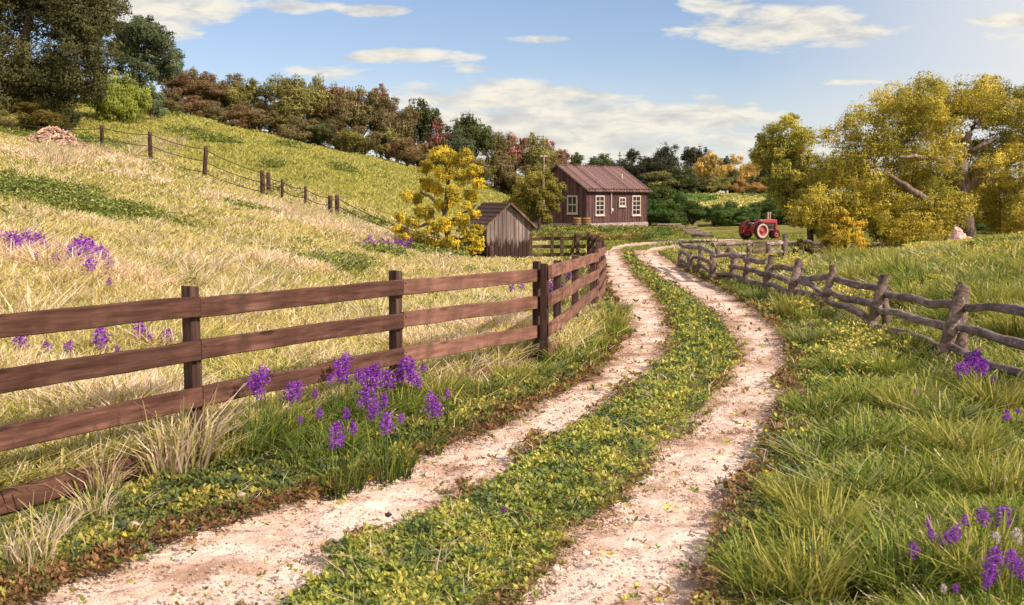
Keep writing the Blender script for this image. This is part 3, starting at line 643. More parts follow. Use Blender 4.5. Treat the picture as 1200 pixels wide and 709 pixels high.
def log_fence():
    # px base, px top, y top, distance, radius
    D = [(1290, 1310, 352, 9.6, .085), (1104, 1130, 334, 14.2, .085), (1022, 1037, 322, 17.3, .075), (965, 976, 311, 20.0, .075), (924, 937.5, 304.5, 22.4, .085), (898, 905, 299.5, 24.6, .085),
         (874.5, 879, 298, 26.6, .085), (857, 861.5, 297, 28.4, .085), (837, 836, 302, 28.6, .085), (820, 822, 291, 32., .085), (809, 809, 296, 32.4, .085), (797.5, 798, 296, 34.6, .08)]
    rt = empty('log_rail_fence', on(1104, 14.2), 'rustic grey log rail fence with leaning posts curving along the right side of the lane', 'fence'); O = rt.location.copy(); B = []; T = []
    for i, (pb, pt, ty, Y, r) in enumerate(D):
        b = on(pb, Y); t = un(pt, ty, Y); b.z -= .12; B.append(b); T.append(t)
        o = logtube('post', b, t, r*1.05, r*.92, M['logpost'], rt, O, .02)
    # short second log of the big near post, set against its back
    p = T[1]+Vector((.03, .14, -.05)); logtube('post', B[1]+Vector((.42, .2, .1)), p, .085, .095, M['logpost'], rt, O, .02)
    logtube('post', B[2]+Vector((.36, .16, .1)), T[2]+Vector((.02, .12, -.02)), .06, .07, M['logpost'], rt, O, .02)
    def rp(px, py, Y): return un(px, py, Y)
    S = [((1104+22, 359, 1200+95, 386), (1116, 384, 1295, 428), (1106, 404, 1290, 484), 1, 0),
         ((1033, 344, 1122, 362), (1026, 364, 1114, 386), (1020, 385, 1108, 412), 2, 1),
         ((973, 327, 1036, 341), (968, 341, 1028, 360), (962, 352, 1010, 372), 3, 2),
         ((936, 325, 976, 326), (930, 326, 972, 348), (926, 343, 966, 354), 4, 3),
         ((904, 314, 936, 318), (900, 324, 932, 337), (896, 334, 926, 346), 5, 4)]
    for a1, a2, a3, i, j in S:
        for a in (a1, a2, a3):
            Yi, Yj = D[i][3], D[j][3]
            if i == 1: Yj = 10.4
            P = rp(a[0], a[1], Yi); Q = rp(a[2], a[3], Yj); e = (Q-P).normalized()*.10; s = Vector((.07, .07, 0))
            logtube('rail', P-e+s, Q+e*.4+s, .054, .06, M['log'], rt, O, .04)
    for i in range(5, len(D)-1):
        for hgt in (.74, .46, .2):
            if (i == 7 and hgt == .46): continue
            P = B[i]+Vector((.05, .09, hgt+.1)); Q = B[i+1]+Vector((.05, .09, hgt+.1+random.uniform(-.06, .06))); e = (Q-P).normalized()*.12
            logtube('rail', P-e, Q+e, .062, .056, M['log'], rt, O, .018)
    # second low fence with a board gate behind
    D2 = [(841, 291, 36.5), (855, 289.5, 36.8), (879, 287, 37.3), (901, 286, 38.), (920.5, 274.5, 39.5)]
    rt = empty('log_fence', on(879, 37.3), 'low dark log fence with a brown board gate in front of the tractor', 'fence'); O = rt.location.copy(); B = [];
    for px, ty, Y in D2:
        b = on(px, Y); t = un(px, ty, Y); B.append(b); logtube('post', b-Vector((0, 0, .1)), t, .11, .10, M['logpost'], rt, O, .02)
    for i in range(4):
        for h1, h2 in ((.62, .64), (.3, .32)):
            if i == 2: continue
            P, Q = B[i]+Vector((0, .12, h1)), B[i+1]+Vector((0, .12, h2)); e = (Q-P).normalized()*.15; logtube('rail', P-e, Q+e, .07, .06, M['log'], rt, O, .03)
    g = tag(bpy.data.objects.new('gate', None)); COL.objects.link(g); g.parent = rt; g.location = B[2]-O
    for k, h in enumerate((.60, .40, .20)):
        board('gate_board', B[2]+Vector((.1, -.06, h)), B[3]+Vector((-.1, -.06, h)), .13, .05, M['olive'], g, origin=B[2], sag=.03)
    # broken rails further right
    D3 = [(944, 283, 44.5), (966, 284, 43.5), (987, 288, 41.), (1003, 289, 40.)]
    rt = empty('log_fence', on(966, 43.5), 'broken low log fence half hidden behind the orange bush', 'fence'); O = rt.location.copy(); B = []
    for px, ty, Y in D3:
        b = on(px, Y); t = un(px, ty, Y); B.append(b); logtube('post', b-Vector((0, 0, .1)), t, .11, .09, M['logpost'], rt, O, .02)
    for i in range(3):
        for h1, h2 in ((.40, .36), (.16, .2)):
            P, Q = B[i]+Vector((0, .1, h1)), B[i+1]+Vector((0, .1, h2)); logtube('rail', P, Q, .06, .055, M['log'], rt, O, .05)
log_fence()
# ------------------------------------------------------------------ cabin
def sidingmat(name, dark, mid, light, axis, pitch, wet=None):
    m, nt, b = nmat(name, .85, .15)
    v = mapping(nt, (1, 1, 1)); se = nt.nodes.new('ShaderNodeSeparateXYZ'); nt.links.new(v, se.inputs[0])
    fl = nt.nodes.new('ShaderNodeMath'); fl.operation = 'MULTIPLY'; fl.inputs[1].default_value = 1/pitch
    ad = nt.nodes.new('ShaderNodeMath'); ad.operation = 'ADD'; nt.links.new(se.outputs[0], ad.inputs[0])
    if axis == 'xy': nt.links.new(se.outputs[1], ad.inputs[1])
    else: ad.inputs[1].default_value = 0
    nt.links.new(ad.outputs[0], fl.inputs[0]); f2 = nt.nodes.new('ShaderNodeMath'); f2.operation = 'FLOOR'; nt.links.new(fl.outputs[0], f2.inputs[0])
    wn = nt.nodes.new('ShaderNodeTexWhiteNoise'); wn.noise_dimensions = '1D'; nt.links.new(f2.outputs[0], wn.inputs['W'])
    n1 = noise(nt, mapping(nt, (14, 14, 1.1)), 1, 6, .65)
    c = ramp(nt, [(.3, dark), (.5, mid), (.7, light)], n1)
    c = mixc(nt, 1., c, ramp(nt, [(0, (.62,)*3), (1, (1.25,)*3)], wn.outputs['Value']), 'MULTIPLY')
    if wet:
        n2 = noise(nt, mapping(nt, (9, 9, 1.2)), 1, 5, .7); a = nt.nodes.new('ShaderNodeMath'); a.operation = 'MULTIPLY_ADD'; a.inputs[1].default_value = 1.6; nt.links.new(n2, a.inputs[0]); nt.links.new(se.outputs[2], a.inputs[2])
        c = mixc(nt, ramp(nt, [(wet[0], (1,)*3), (min(1, wet[0]+.06), (0,)*3)], (lambda q: (setattr(q, 'operation', 'MULTIPLY'), q.inputs[1].__setattr__('default_value', wet[2]), nt.links.new(a.outputs[0], q.inputs[0]), q.outputs[0])[3])(nt.nodes.new('ShaderNodeMath'))), c, wet[1])
    nt.links.new(c, b.inputs['Base Color']); bump(nt, b, n1, .02, .6); return m
M['cabin_wall'] = sidingmat('purple_brown_siding', (.062, .032, .036), (.125, .067, .072), (.21, .125, .128), 'xy', .165)
M['cabin_roof'] = sidingmat('purple_brown_roof', (.09, .055, .055), (.18, .11, .108), (.34, .235, .225), 'x', .42)
M['shed_wall'] = sidingmat('grey_shed_boards', (.15, .115, .105), (.26, .21, .195), (.37, .31, .29), 'x', .155, wet=(.46, (.055, .032, .03), .35))
M['shed_roof'] = sidingmat('brown_shed_roof', (.09, .06, .05), (.19, .125, .105), (.30, .21, .18), 'x', .18)
M['white'] = plain('white_paint', (.56, .49, .46), .7, .2, var=.2)
M['glass'] = plain('dark_glass', (.02, .02, .022), .12, .6, var=.2, sc_=2)
M['stone'] = plain('foundation_stone', (.34, .29, .29), .95, .1, var=.55, sc_=7)
M['trim'] = plain('dark_trim', (.09, .05, .045), .8, .2)
M['pipe'] = plain('pale_pipe', (.62, .55, .5), .5, .4, .2)
M['barrel'] = wood('barrel_staves', (.14, .08, .04), (.28, .17, .09), (.42, .28, .16), (20, 20, 2), bumpd=.01)
M['hoop'] = plain('iron_hoop', (.07, .055, .05), .5, .4, .5)
def cabin():
    P = un(687, 262, 78.); P = Vector((P.x, P.y, 0)); zb = un(687, 262, 78).z; ze = un(687, 221, 78).z; zr = un(655, 193, 79.6).z-.08
    rz = math.atan2(.765, .643); W, D = 7.84, 5.0
    rt = empty('cabin', (P.x, P.y, zb), 'small plum brown wooden cabin with white framed windows beside the far end of the lane', 'cabin', rz=rz)
    e1 = Vector((math.cos(rz), math.sin(rz), 0)); e2 = Vector((-math.sin(rz), math.cos(rz), 0)); h = ze-zb; hr = zr-zb
    m = MB(); m.add([(0, 0, 0), (W, 0, 0), (W, D, 0), (0, D, 0), (0, 0, h), (W, 0, h), (W, D, h), (0, D, h), (0, D/2, hr-.08), (W, D/2, hr-.08)], [(0, 1, 5, 4), (2, 3, 7, 6), (3, 0, 4, 8, 7), (1, 2, 6, 9, 5)])
    k = 0; x = .0
    while x < W+.01: m.box((min(x, W-.02), -.012, h/2), (.045, .03, h-.02)); x += .165*2*.98
    y = 0.
    while y <= D+.01:
        top = h+(hr-h)*(1-abs(y-D/2)/(D/2))-.12; m.box((-.012, min(y, D-.02), top/2), (.03, .045, top)); y += .3
    m.build('wall', M['cabin_wall'], rt)
    m = MB(); m.box((W/2, D/2, -.24), (W+.12, D+.12, .475), b=.02); m.build('foundation', M['stone'], rt)
    sl = math.atan2(hr-h, D/2); L = math.hypot(hr-h, D/2)+.42
    for s in (1, -1):
        rot = Matrix.Rotation(sl*s, 3, 'X'); c = Vector((W/2, D/2, hr+.03))+rot @ Vector((0, -s*L/2, 0)) if True else 0
        m = MB(); m.box(c, (W+.5, L, .07), rot)
        # standing ribs of the roofing
        for i in range(20):
            m.box(c+rot @ Vector((-(W+.5)/2+.1+i*(W+.3)/19, 0, .045)), (.03, L-.01, .02), rot)
        m.build('roof', M['cabin_roof'], rt)
    m = MB(); m.box((W/2, D/2, hr+.09), (W+.52, .16, .05)); m.build('ridge_cap', M['cabin_roof'], rt)
    m = MB()
    for i in range(24): m.box((.1+i*(W-.2)/23, -.14, h-.03), (.06, .3, .09))
    m.build('rafter_ends', M['trim'], rt)
    def onfront(px): return linept(P, P+e1, px)
    def ongable(px): return linept(P, P+e2, px)
    def window(px0, px1, y0, y1, nx, ny, gable=False):
        a = (ongable if gable else onfront)(px0); b = (ongable if gable else onfront)(px1); c = (a+b)/2
        z1 = un((px0+px1)/2, y0, c.y).z-zb; z0 = un((px0+px1)/2, y1, c.y).z-zb
        s = (c-P).dot(e2 if gable else e1); w = (a-b).length; hh = z1-z0
        o = bpy.data.objects.new('window', None)
        fr = MB(); t = .10
        def bx(m_, u, z, du, dz, dep, out=.04):
            if gable: m_.box((-out, s+u, z), (dep, du, dz))
            else: m_.box((s+u, -out, z), (du, dep, dz))
        for u in (-1, 1): bx(fr, u*(w/2-t/2), (z0+z1)/2, t, hh, .09)
        bx(fr, 0, z1-t/2, w-2*t, t, .085); bx(fr, 0, z0+t/2, w-2*t, t, .085); bx(fr, 0, z0-.03, w+.1, .055, .14, .06)
        f = fr.build('window', M['white'], rt)
        mu = MB()
        for i in range(1, nx): bx(mu, -w/2+t+(w-2*t)*i/nx, (z0+z1)/2, .05, hh-2*t, .05, .035)
        for j in range(1, ny): bx(mu, 0, z0+t+(hh-2*t)*j/ny, w-2*t, .05 if not (ny == 2 and gable) else .07, .045, .035)
        mu.build('muntins', M['white'], f)
        g = MB(); bx(g, 0, (z0+z1)/2, w-2*t, hh-2*t, .02, .02); g.build('pane', M['glass'], f)
    window(665.2, 677.2, 229, 250.5, 2, 2, True)
    window(697, 707.5, 229, 252.5, 2, 4); window(724.6, 732.4, 231, 242, 2, 2); window(740, 750, 229, 252.5, 2, 4)
    q = onfront(715); s = (q-P).dot(e1); z1 = h-.1; z0 = un(715, 245, q.y).z-zb
    m = MB(); m.tube([(s, -.10, z1), (s, -.10, z0)], .045, 8); m.tube([(s, -.10, z0), (s-.03, -.12, z0-.35)], .03, 6); m.build('pipe', M['pipe'], rt)
    m = MB(); m.lathe([(0, -.06), (.13, -.05), (.13, .05), (0, .07)], (s+.1, -.12, z0-.08), (0, -1, 0), 14); m.build('meter', M['pipe'], rt)
    # roof vent pipe, ridge rod
    q = linept(P+e2*1.1, P+e2*1.1+e1, 728.5); s = (q-P).dot(e1); zz = h+(hr-h)*.44
    m = MB(); m.tube([(s, 1.1, zz-.1), (s, 1.1, zz+.42)], .055, 8); m.build('vent_pipe', M['pipe'], rt)
    m = MB(); m.tube([(W-.1, D/2, hr), (W-.1, D/2, hr+1.25)], .04, 6); m.tube([(W-.4, D/2, hr+.95), (W+.2, D/2, hr+.95)], .03, 6); m.build('rod', M['board'], rt)
    q = un(637, 250, 77.5)
    t = MB(); b = on(637, 77.5); zt = un(637, 181, 77.5).z-b.z; t.tube([(0, 0, -.2), (0, 0, zt)], .085, 8); p = empty('pole', b, 'tall pale pole rising behind the bushy tree left of the cabin', 'pole')
    t.build('shaft', M['pale_bark'], p); t = MB(); t.box((0, 0, zt-.12), (.5, .12, .1), b=.01); t.build('cross_piece', M['white'], p)
    for px, lab in ((676.5, 'darker wooden barrel, left of the pair at the cabin corner'), (687.5, 'lighter wooden barrel, right of the pair at the cabin corner')):
        b = on(px, 75.8); b.z = un(px, 268, 75.8).z; r = empty('barrel', b, lab, 'barrel', 'barrels at the cabin corner')
        m = MB(); m.lathe([(0, .02), (.27, .0), (.31, .18), (.335, .38), (.31, .58), (.27, .76), (.25, .76), (.25, .72), (0, .72)], (0, 0, 0), (0, 0, 1), 18); m.build('staves', M['barrel'], r)
        for z in (.12, .28, .48, .64):
            rr = .335-.065*((z-.38)/.38)**2*1.0; m = MB(); m.lathe([(rr-.02, -.025), (rr+.012, -.025), (rr+.012, .025), (rr-.02, .025)], (0, 0, z), (0, 0, 1), 18); m.build('hoop', M['hoop'], r)
cabin()
def shed():
    Y = 41.; cpx = (571+622)/2; c = on(cpx, Y); rz = R(24)
    s = Y/F; w = 57*s; zb = un(600, 302, Y).z; he = un(600, 264, Y).z-zb; hr = un(594, 239, Y).z-zb
    rt = empty('shed', (c.x, c.y, zb), 'small grey board shed with dark rotten lower boards and a brown gable roof', 'shed', rz=rz)
    D = 2.3; x0, x1 = -w/2, w/2
    m = MB(); m.add([(x0, 0, -.3), (x1, 0, -.3), (x1, D, -.3), (x0, D, -.3), (x0, 0, he), (x1, 0, he), (x1, D, he), (x0, D, he), (0, 0, hr-.04), (0, D, hr-.04)], [(0, 1, 5, 8, 4), (2, 3, 7, 9, 6), (3, 0, 4, 7), (1, 2, 6, 5)])
    n = 11
    for i in range(n+1):
        x = x0+.01+(w-.02)*i/n; top = he+(hr-he)*(1-abs(x)/(w/2))-.06; m.box((x, -.008, (top-.3)/2), (.022, .02, top+.3))
    m.build('wall', M['shed_wall'], rt)
    sl = math.atan2(hr-he, w/2); L = math.hypot(hr-he, w/2)+.22
    for sg in (1, -1):
        rot = Matrix.Rotation(sl*sg, 3, 'Y'); cc = Vector((0, D/2-.02, hr+.03))+rot @ Vector((sg*L/2, 0, 0)); m = MB(); m.box(cc, (L, D+.36, .06), rot)
        for j in range(7): m.box(cc+rot @ Vector((-L/2*.9+L*.9*j/6, 0, .037)), (.10, D+.38, .014), rot)
        m.build('roof', M['shed_roof'], rt)
shed()
# ------------------------------------------------------------------ tractor
M['red'] = plain('red_paint', (.34, .045, .048), .6, .5, var=.2, sc_=6)
M['darkred'] = plain('dark_red_paint', (.25, .03, .03), .5, .4, var=.3, sc_=6)
M['rubber'] = plain('tyre_rubber', (.05, .035, .035), .9, .1, var=.3)
M['wwall'] = plain('pale_side_wall', (.50, .41, .37), .8, .2, var=.15)
M['steel'] = plain('dull_steel', (.45, .42, .4), .4, .5, .6)
M['engine'] = plain('engine_block', (.05, .045, .04), .6, .3, var=.4)
def tractor():
    b = on(884, 58.3); sc_ = .72; rt = empty('tractor', (b.x, b.y, b.z+.03), 'old red farm tractor with pale rimmed rear wheels parked by the far path', 'tractor', rz=R(30)); rt.scale = (sc_,)*3
    def wheel(x, y, r, w, side, front):
        tm = MB(); prof = [(r*.66, -w/2), (r*.86, -w/2), (r*.97, -w*.38), (r, -w*.2), (r, w*.2), (r*.97, w*.38), (r*.86, w/2), (r*.66, w/2)]
        tm.lathe(prof, (x, y, r), (0, 1, 0), 36)
        if not front:
            for k in range(22):
                a = 2*math.pi*k/22; rot = Matrix.Rotation(-a, 3, 'Y')
                for sg in (-1, 1): tm.box(Vector((x, y+sg*w*.24, r))+rot @ Vector((0, 0, r*1.0)), (.05, w*.46, .07), rot @ Matrix.Rotation(sg*.5, 3, 'Z'))
        wl = bpy.data.objects.new('wheel', None); t = tm.build('wheel', M['rubber'], rt)
        m = MB(); so = side*(w/2)
        if not front:
            m.lathe([(r*.62, so), (r*.62, so+side*.015), (r*.75, so+side*.015), (r*.86, so)], (x, y, r), (0, 1, 0), 36); m.build('side_wall', M['wwall'], t)
        m = MB(); m.lathe([(r*.66, so*.9), (r*.60, so*.95), (r*.56, so*.35), (r*.3, so*.2), (r*.24, so*.7), (0, so*.75)], (x, y, r), (0, 1, 0), 30); m.lathe([(r*.66, -so*.9), (r*.56, -so*.6), (r*.3, so*.15), (0, so*.1)], (x, y, r), (0, 1, 0), 30); m.build('rim', M['red'], t)
        m = MB(); m.lathe([(0, so*1.02), (r*.09, so), (r*.1, so*.7)], (x, y, r), (0, 1, 0), 12); m.build('hub', M['steel'], t)
    wheel(0, -.82, .62, .3, -1, False); wheel(0, .82, .62, .3, 1, False); wheel(2.05, -.2, .33, .17, -1, True); wheel(2.05, .2, .33, .17, 1, True)
    m = MB(); m.box((1.2, 0, 1.28), (1.75, .46, .34), b=.09); m.box((2.0, 0, 1.05), (.2, .5, .74), b=.05); m.box((.55, 0, 1.1), (.4, .42, .4), b=.05); m.build('hood', M['red'], rt)
    m = MB(); m.box((2.105, 0, 1.05), (.012, .36, .6)); m.build('grille', M['engine'], rt)
    m = MB(); m.box((1.28, 0, .92), (1.2, .34, .42), b=.04); m.tube([(1.0, -.22, .95), (1.6, -.22, .95)], .06, 8); m.build('engine', M['engine'], rt)
    m = MB(); m.box((1.2, .0, .66), (1.8, .28, .14), b=.03); m.box((.1, 0, .72), (.6, .5, .4), b=.06); m.tube([(0, -.75, .62), (0, .75, .62)], .1, 12); m.tube([(2.05, 0, .9), (2.05, 0, .4)], .07, 8); m.tube([(2.05, -.2, .33), (2.05, .2, .33)], .05, 8); m.build('chassis', M['red'], rt)
    for x in (1.32, 1.55):
        m = MB(); m.tube([(x, -.05, 1.42), (x, -.05, 1.9)], .045 if x > 1.4 else .06, 8); m.tube([(x, -.05, 1.85), (x, -.05, 1.98)], .07, 8); m.build('exhaust' if x > 1.4 else 'air_intake', M['wwall'], rt)
    m = MB()
    for sg in (-1, 1):
        for k in range(7):
            a0, a1 = R(-5+k*16), R(-5+(k+1)*16); am = (a0+a1)/2; rr = .72
            m.box((-math.sin(am)*rr+.05, sg*.62, .62+math.cos(am)*rr), (.215, .26, .025), Matrix.Rotation(-am, 3, 'Y'))
    m.build('fender', M['darkred'], rt)
    m = MB(); m.lathe([(0, 0), (.18, .01), (.24, .08), (.22, .08), (.16, .03), (0, .02)], (-.25, 0, 1.12), (0, 0, 1), 16); m.tube([(-.25, 0, 1.12), (-.1, 0, .85)], .04, 6); m.build('seat', M['steel'], rt)
    m = MB(); c = Vector((.2, 0, 1.5)); ax = Vector((-.6, 0, .8)); u = Vector((0, 1, 0)); v = ax.cross(u); m.tube([c+(u*math.cos(a)+v*math.sin(a))*.21 for a in [k*math.pi/8 for k in range(17)]], .02, 6); m.tube([c, (.5, 0, 1.1)], .02, 6); m.tube([c-u*.2, c+u*.2], .014, 5); m.build('steering_wheel', M['engine'], rt)
    m = MB(); m.lathe([(0, 0), (.08, .0), (.09, .07), (0, .08)], (.35, -.3, 1.35), (1, 0, .1), 12); m.build('lamp', M['steel'], rt)
    m = MB(); m.lathe([(0, 0), (.08, .0), (.09, .07), (0, .08)], (.35, .3, 1.35), (1, 0, .1), 12); m.build('lamp', M['steel'], rt)
tractor()
def steps():
    rt = empty('wooden_steps', gp(812, 272), 'weathered grey plank steps lying in the grass right of the cabin', 'steps'); O = rt.location.copy()
    for px, py, w, a in ((784, 263.6, 28, 2), (805, 267.0, 22, -4), (811, 270.4, 23, -5), (816, 273.6, 25, -5), (823, 276.8, 25, -6)):
        P = flat(px, py, .25); P = Vector((P[0], P[1], .12+H0(np.array([P[0]]), np.array([P[1]]))[0])); m = MB(); m.box((0, 0, .17), (w*P.y/F, .62, .12), b=.012); o = m.build('plank', M['log'], rt); o.location = P-O; o.rotation_euler = (0, 0, R(a))
steps()
def woodpile():
    c = gp(62, 172, y0=30); rt = MB(); r = random.Random(5)
    b = on(64, 56.); rt0 = b
    for k in range(900):
        u = r.gauss(0, .42); v = r.gauss(0, .42); hh = max(0, 1-math.hypot(u, v)**1.3)
        if abs(u) > 1 or abs(v) > 1: continue
        z = hh*r.random()*.95; d = Vector((r.gauss(0, 1), r.gauss(0, 1), r.gauss(0, .5))).normalized()*r.uniform(.08, .22)
        p = Vector((u*1.7, v*1.1, z+.05)); rt.tube([p-d, p+d], [r.uniform(.025, .06)]*2, 5, smooth=False)
    o = rt.build('brush_pile', plain('pinkish_dry_wood', (.50, .34, .27), .9, .1, var=.75, sc_=3.5)); o.location = b+Vector((0, 0, .05)); tag(o, 'heap of pinkish brown cut brush at the foot of the big dark tree', 'brush pile')
woodpile()
# ------------------------------------------------------------------ trees
def leafcloud(lobes, n, size, sub=14, rs=.42, flat_=.8, seed=1, shell=.75, orient=.55):
    """lobes: (center, radius or (rx,ry,rz)). Leaves sit on small clumps that cover each lobe. Col = (tint mix, brightness)"""
    g = np.random.default_rng(seed); P = []; N = []; C = []
    vol = np.array([np.mean(np.atleast_1d(l[1]))**2 for l in lobes]); cnt = (n*vol/vol.sum()).astype(int)
    for (c, rr), k in zip(lobes, cnt):
        rr = np.array(rr if hasattr(rr, '__len__') else (rr, rr, rr*flat_), float); m0 = g.random(); b0 = g.normal(0, .08)
        d = g.normal(size=(sub, 3)); d /= np.linalg.norm(d, axis=1)[:, None]; sc3 = np.array(c)+d*rr*g.uniform(.45, .85, (sub, 1)); sr = rr.mean()*rs*g.uniform(.7, 1.25, sub)
        sm_ = np.clip(.6*g.random(sub)+.4*m0, 0, 1); sb = 1+b0+g.normal(0, .2, sub)
        j = g.integers(0, sub, k); e = g.normal(size=(k, 3)); e /= np.linalg.norm(e, axis=1)[:, None]; rad = sr[j]*np.where(g.random(k) < shell, g.uniform(.78, 1.08, k), g.random(k)*1.38)
        P.append(sc3[j]+e*rad[:, None]*np.array([1, 1, .9])); N.append(e+d[j]*.4); C.append(np.stack([np.clip(sm_[j]+g.normal(0, .09, k), 0, 1), np.clip(sb[j]*(1+g.normal(0, .09, k)), .35, 1.8), np.zeros(k)], 1))
        ph_ = g.random(3)*6.28; P[-1] += (sr[j]*.30)[:, None]*np.sin(e*4.2+ph_+j[:, None]*1.7)*np.array([1, 1, .7])
    P = np.concatenate(P); N = np.concatenate(N); C = np.concatenate(C); n = len(P)
    N = N*orient*2.4+g.normal(size=(n, 3))*.6; N /= np.linalg.norm(N, axis=1)[:, None]
    a = np.cross(N, g.normal(size=(n, 3))); a /= np.linalg.norm(a, axis=1)[:, None]; b = np.cross(N, a); s = size*g.uniform(.6, 1.4, (n, 1))
    V = np.stack([P-a*s, P-b*s*.55, P+a*s, P+b*s*.55], 1).reshape(-1, 3); Q = np.arange(4*n).reshape(n, 4)
    return V, Q, np.repeat(C, 4, 0)
def limbs(m, root, rad, targets, seed=3, k=6):
    r = random.Random(seed)
    for t, tr in targets:
        t = Vector(t); a = Vector(root); mid = a.lerp(t, .5)+Vector((r.gauss(0, .08), r.gauss(0, .08), r.uniform(-.02, .1)))*(t-a).length
        pts = [a.lerp(mid, i/3) if i < 3 else mid.lerp(t, (i-3)/3) for i in range(7)]; m.tube(pts, [rad+(tr-rad)*(i/6)**.7 for i in range(7)], k)
def set_t(o, a, b): o['tint_a'] = [float(v) for v in a]; o['tint_b'] = [float(v) for v in b]
PROTO = []
def proto(i):
    g = random.Random(100+i); lobes = []
    nl = [9, 11, 8, 12, 10, 7, 13, 9][i]; 
    for k in range(nl):
        a = g.random()*6.28; z = g.uniform(.30, .80); rmax = .30*math.sin(math.pi*min(1, max(.12, (z-.05)/1.0)))**.6; q = rmax*g.random()**.4
        lobes.append(((math.cos(a)*q, math.sin(a)*q, z), (g.uniform(.16, .25),)*2+(g.uniform(.12, .18),)))
    lobes.append(((g.uniform(-.08, .08), g.uniform(-.08, .08), .84), (.16, .16, .14))); lobes.append(((0, 0, .52), (.26, .26, .22)))
    V, Q, C = leafcloud(lobes, 30000, .0115, sub=18, rs=.33, seed=200+i, shell=.7)
    me_o = mesh_np('crown', V, [Q], M['leaf'], C)
    m = MB(); m.tube([(0, 0, -.08), (.01, 0, .2), (0, .01, .5)], [.04, .028, .018], 8); limbs(m, (0, 0, .25), .02, [(Vector(l[0]), .005) for l in lobes[:7]], i)
    tk = m.build('trunk', M['bark']); return me_o, tk
for i in range(8): PROTO.append(proto(i))
def place(i, name, label, cat, loc, w, h, ta, tb, group=None, rz=None):
    c0, t0 = PROTO[i]; e = empty(name, loc, label, cat, group, rz=random.random()*6.28 if rz is None else rz); e.scale = (w, w, h)
    c = c0.copy(); COL.objects.link(c); c.parent = e; set_t(c, ta, tb); t = t0.copy(); COL.objects.link(t); t.parent = e; return e
DG = ((.07, .09, .035), (.15, .16, .06)); OL = ((.19, .20, .06), (.38, .34, .12)); RD = ((.30, .16, .10), (.24, .20, .09)); BR = ((.29, .21, .11), (.20, .20, .08)); PK = ((.50, .17, .17), (.22, .19, .08))
BG = ((.08, .12, .065), (.17, .19, .10)); YL = ((.80, .54, .15), (.5, .42, .13)); OR = ((.62, .36, .12), (.40, .30, .12)); HG = ((.06, .12, .04), (.15, .24, .06)); DK = ((.045, .06, .04), (.10, .10, .055))
def top_tree(i, px, ty, wpx, Y, tints, name, label, cat='tree', group=None, lift=0., basepy=None):
    b = on(px, Y); t = un(px, ty, Y)
    hgt = t.z-b.z+lift; hgt = max(hgt, .5); return place(i, name, label, cat, b-Vector((0, 0, lift)), wpx*Y/F*1.18, hgt*1.03, *tints, group=group)
RIDGE = [(208, 86, 44, 103, RD, 'low dark red tree next to the blue green tree'), (228, 80, 40, 106, BR, 'brown tree on the ridge'), (246, 86, 44, 102, RD, 'reddish brown tree on the ridge'), (272, 86, 44, 106, BR, 'rusty tree with a rounded top on the ridge'), (292, 93, 40, 103, OL, 'olive brown tree left of the notch in the ridge trees'),
    (318, 106, 34, 105, BR, 'small brown tree in the notch of the ridge trees'), (345, 88, 50, 102, OL, 'tall olive green tree on the ridge'), (372, 88, 38, 104, OL, 'olive tree with the highest narrow top on the middle ridge'), (398, 98, 46, 105, RD, 'rust red tree right of the olive trees'), (424, 102, 44, 103, BR, 'brown and olive tree on the ridge'), (447, 101, 40, 107, RD, 'dark red round topped tree on the ridge'),
    (466, 112, 42, 104, BR, 'brown tree with a wide crown on the ridge'), (490, 117, 44, 108, DG, 'dark olive tree left of the reddish gap'), (515, 137, 34, 108, PK, 'thin pinkish tree on the ridge'), (552, 133, 46, 110, DG, 'dark green tree standing above the yellow tree'), (534, 150, 38, 108, BG, 'grey green tree right above the yellow tree'), (580, 153, 36, 112, BR, 'brown tree right of the dark green one'), (600, 157, 36, 114, PK, 'pink tinged tree on the ridge'),
    (625, 158, 44, 114, OL, 'olive tree with pink edge above the shed'), (648, 164, 30, 116, PK, 'pinkish red tree left of the cabin roof')]
for k, (px, ty, w, Y, t, lab) in enumerate(RIDGE):
    top_tree(k*5 % 8, px, ty-2, w*1.35, Y, t, 'tree', lab, group='trees along the ridge')
# lower shrubs in front of them
for k, (px, ty, w, t) in enumerate([(200, 108, 42, BR), (228, 112, 44, RD), (258, 118, 46, BR), (285, 122, 44, RD), (305, 126, 40, BR), (330, 132, 44, OL), (352, 136, 42, BR), (372, 138, 46, DG), (395, 138, 44, BR), (412, 150, 40, OL), (428, 146, 42, BR), (455, 152, 46, OL), (478, 160, 42, RD), (500, 164, 42, BR), (522, 170, 40, BG), (545, 176, 42, BR), (566, 184, 40, OL), (588, 190, 40, RD), (610, 192, 38, BR), (632, 190, 40, OL), (655, 186, 34, BR)]):
    top_tree((k*3+1) % 8, px, ty, w*1.25, 98.5+(k % 3)*1.2+(8 if px > 480 else 0)+(4 if px > 560 else 0), t, 'shrub', ['rusty', 'dark olive', 'brownish green'][k % 3]+' shrub at the edge of the wood on the ridge', 'shrub', 'shrubs under the ridge trees', lift=.6)
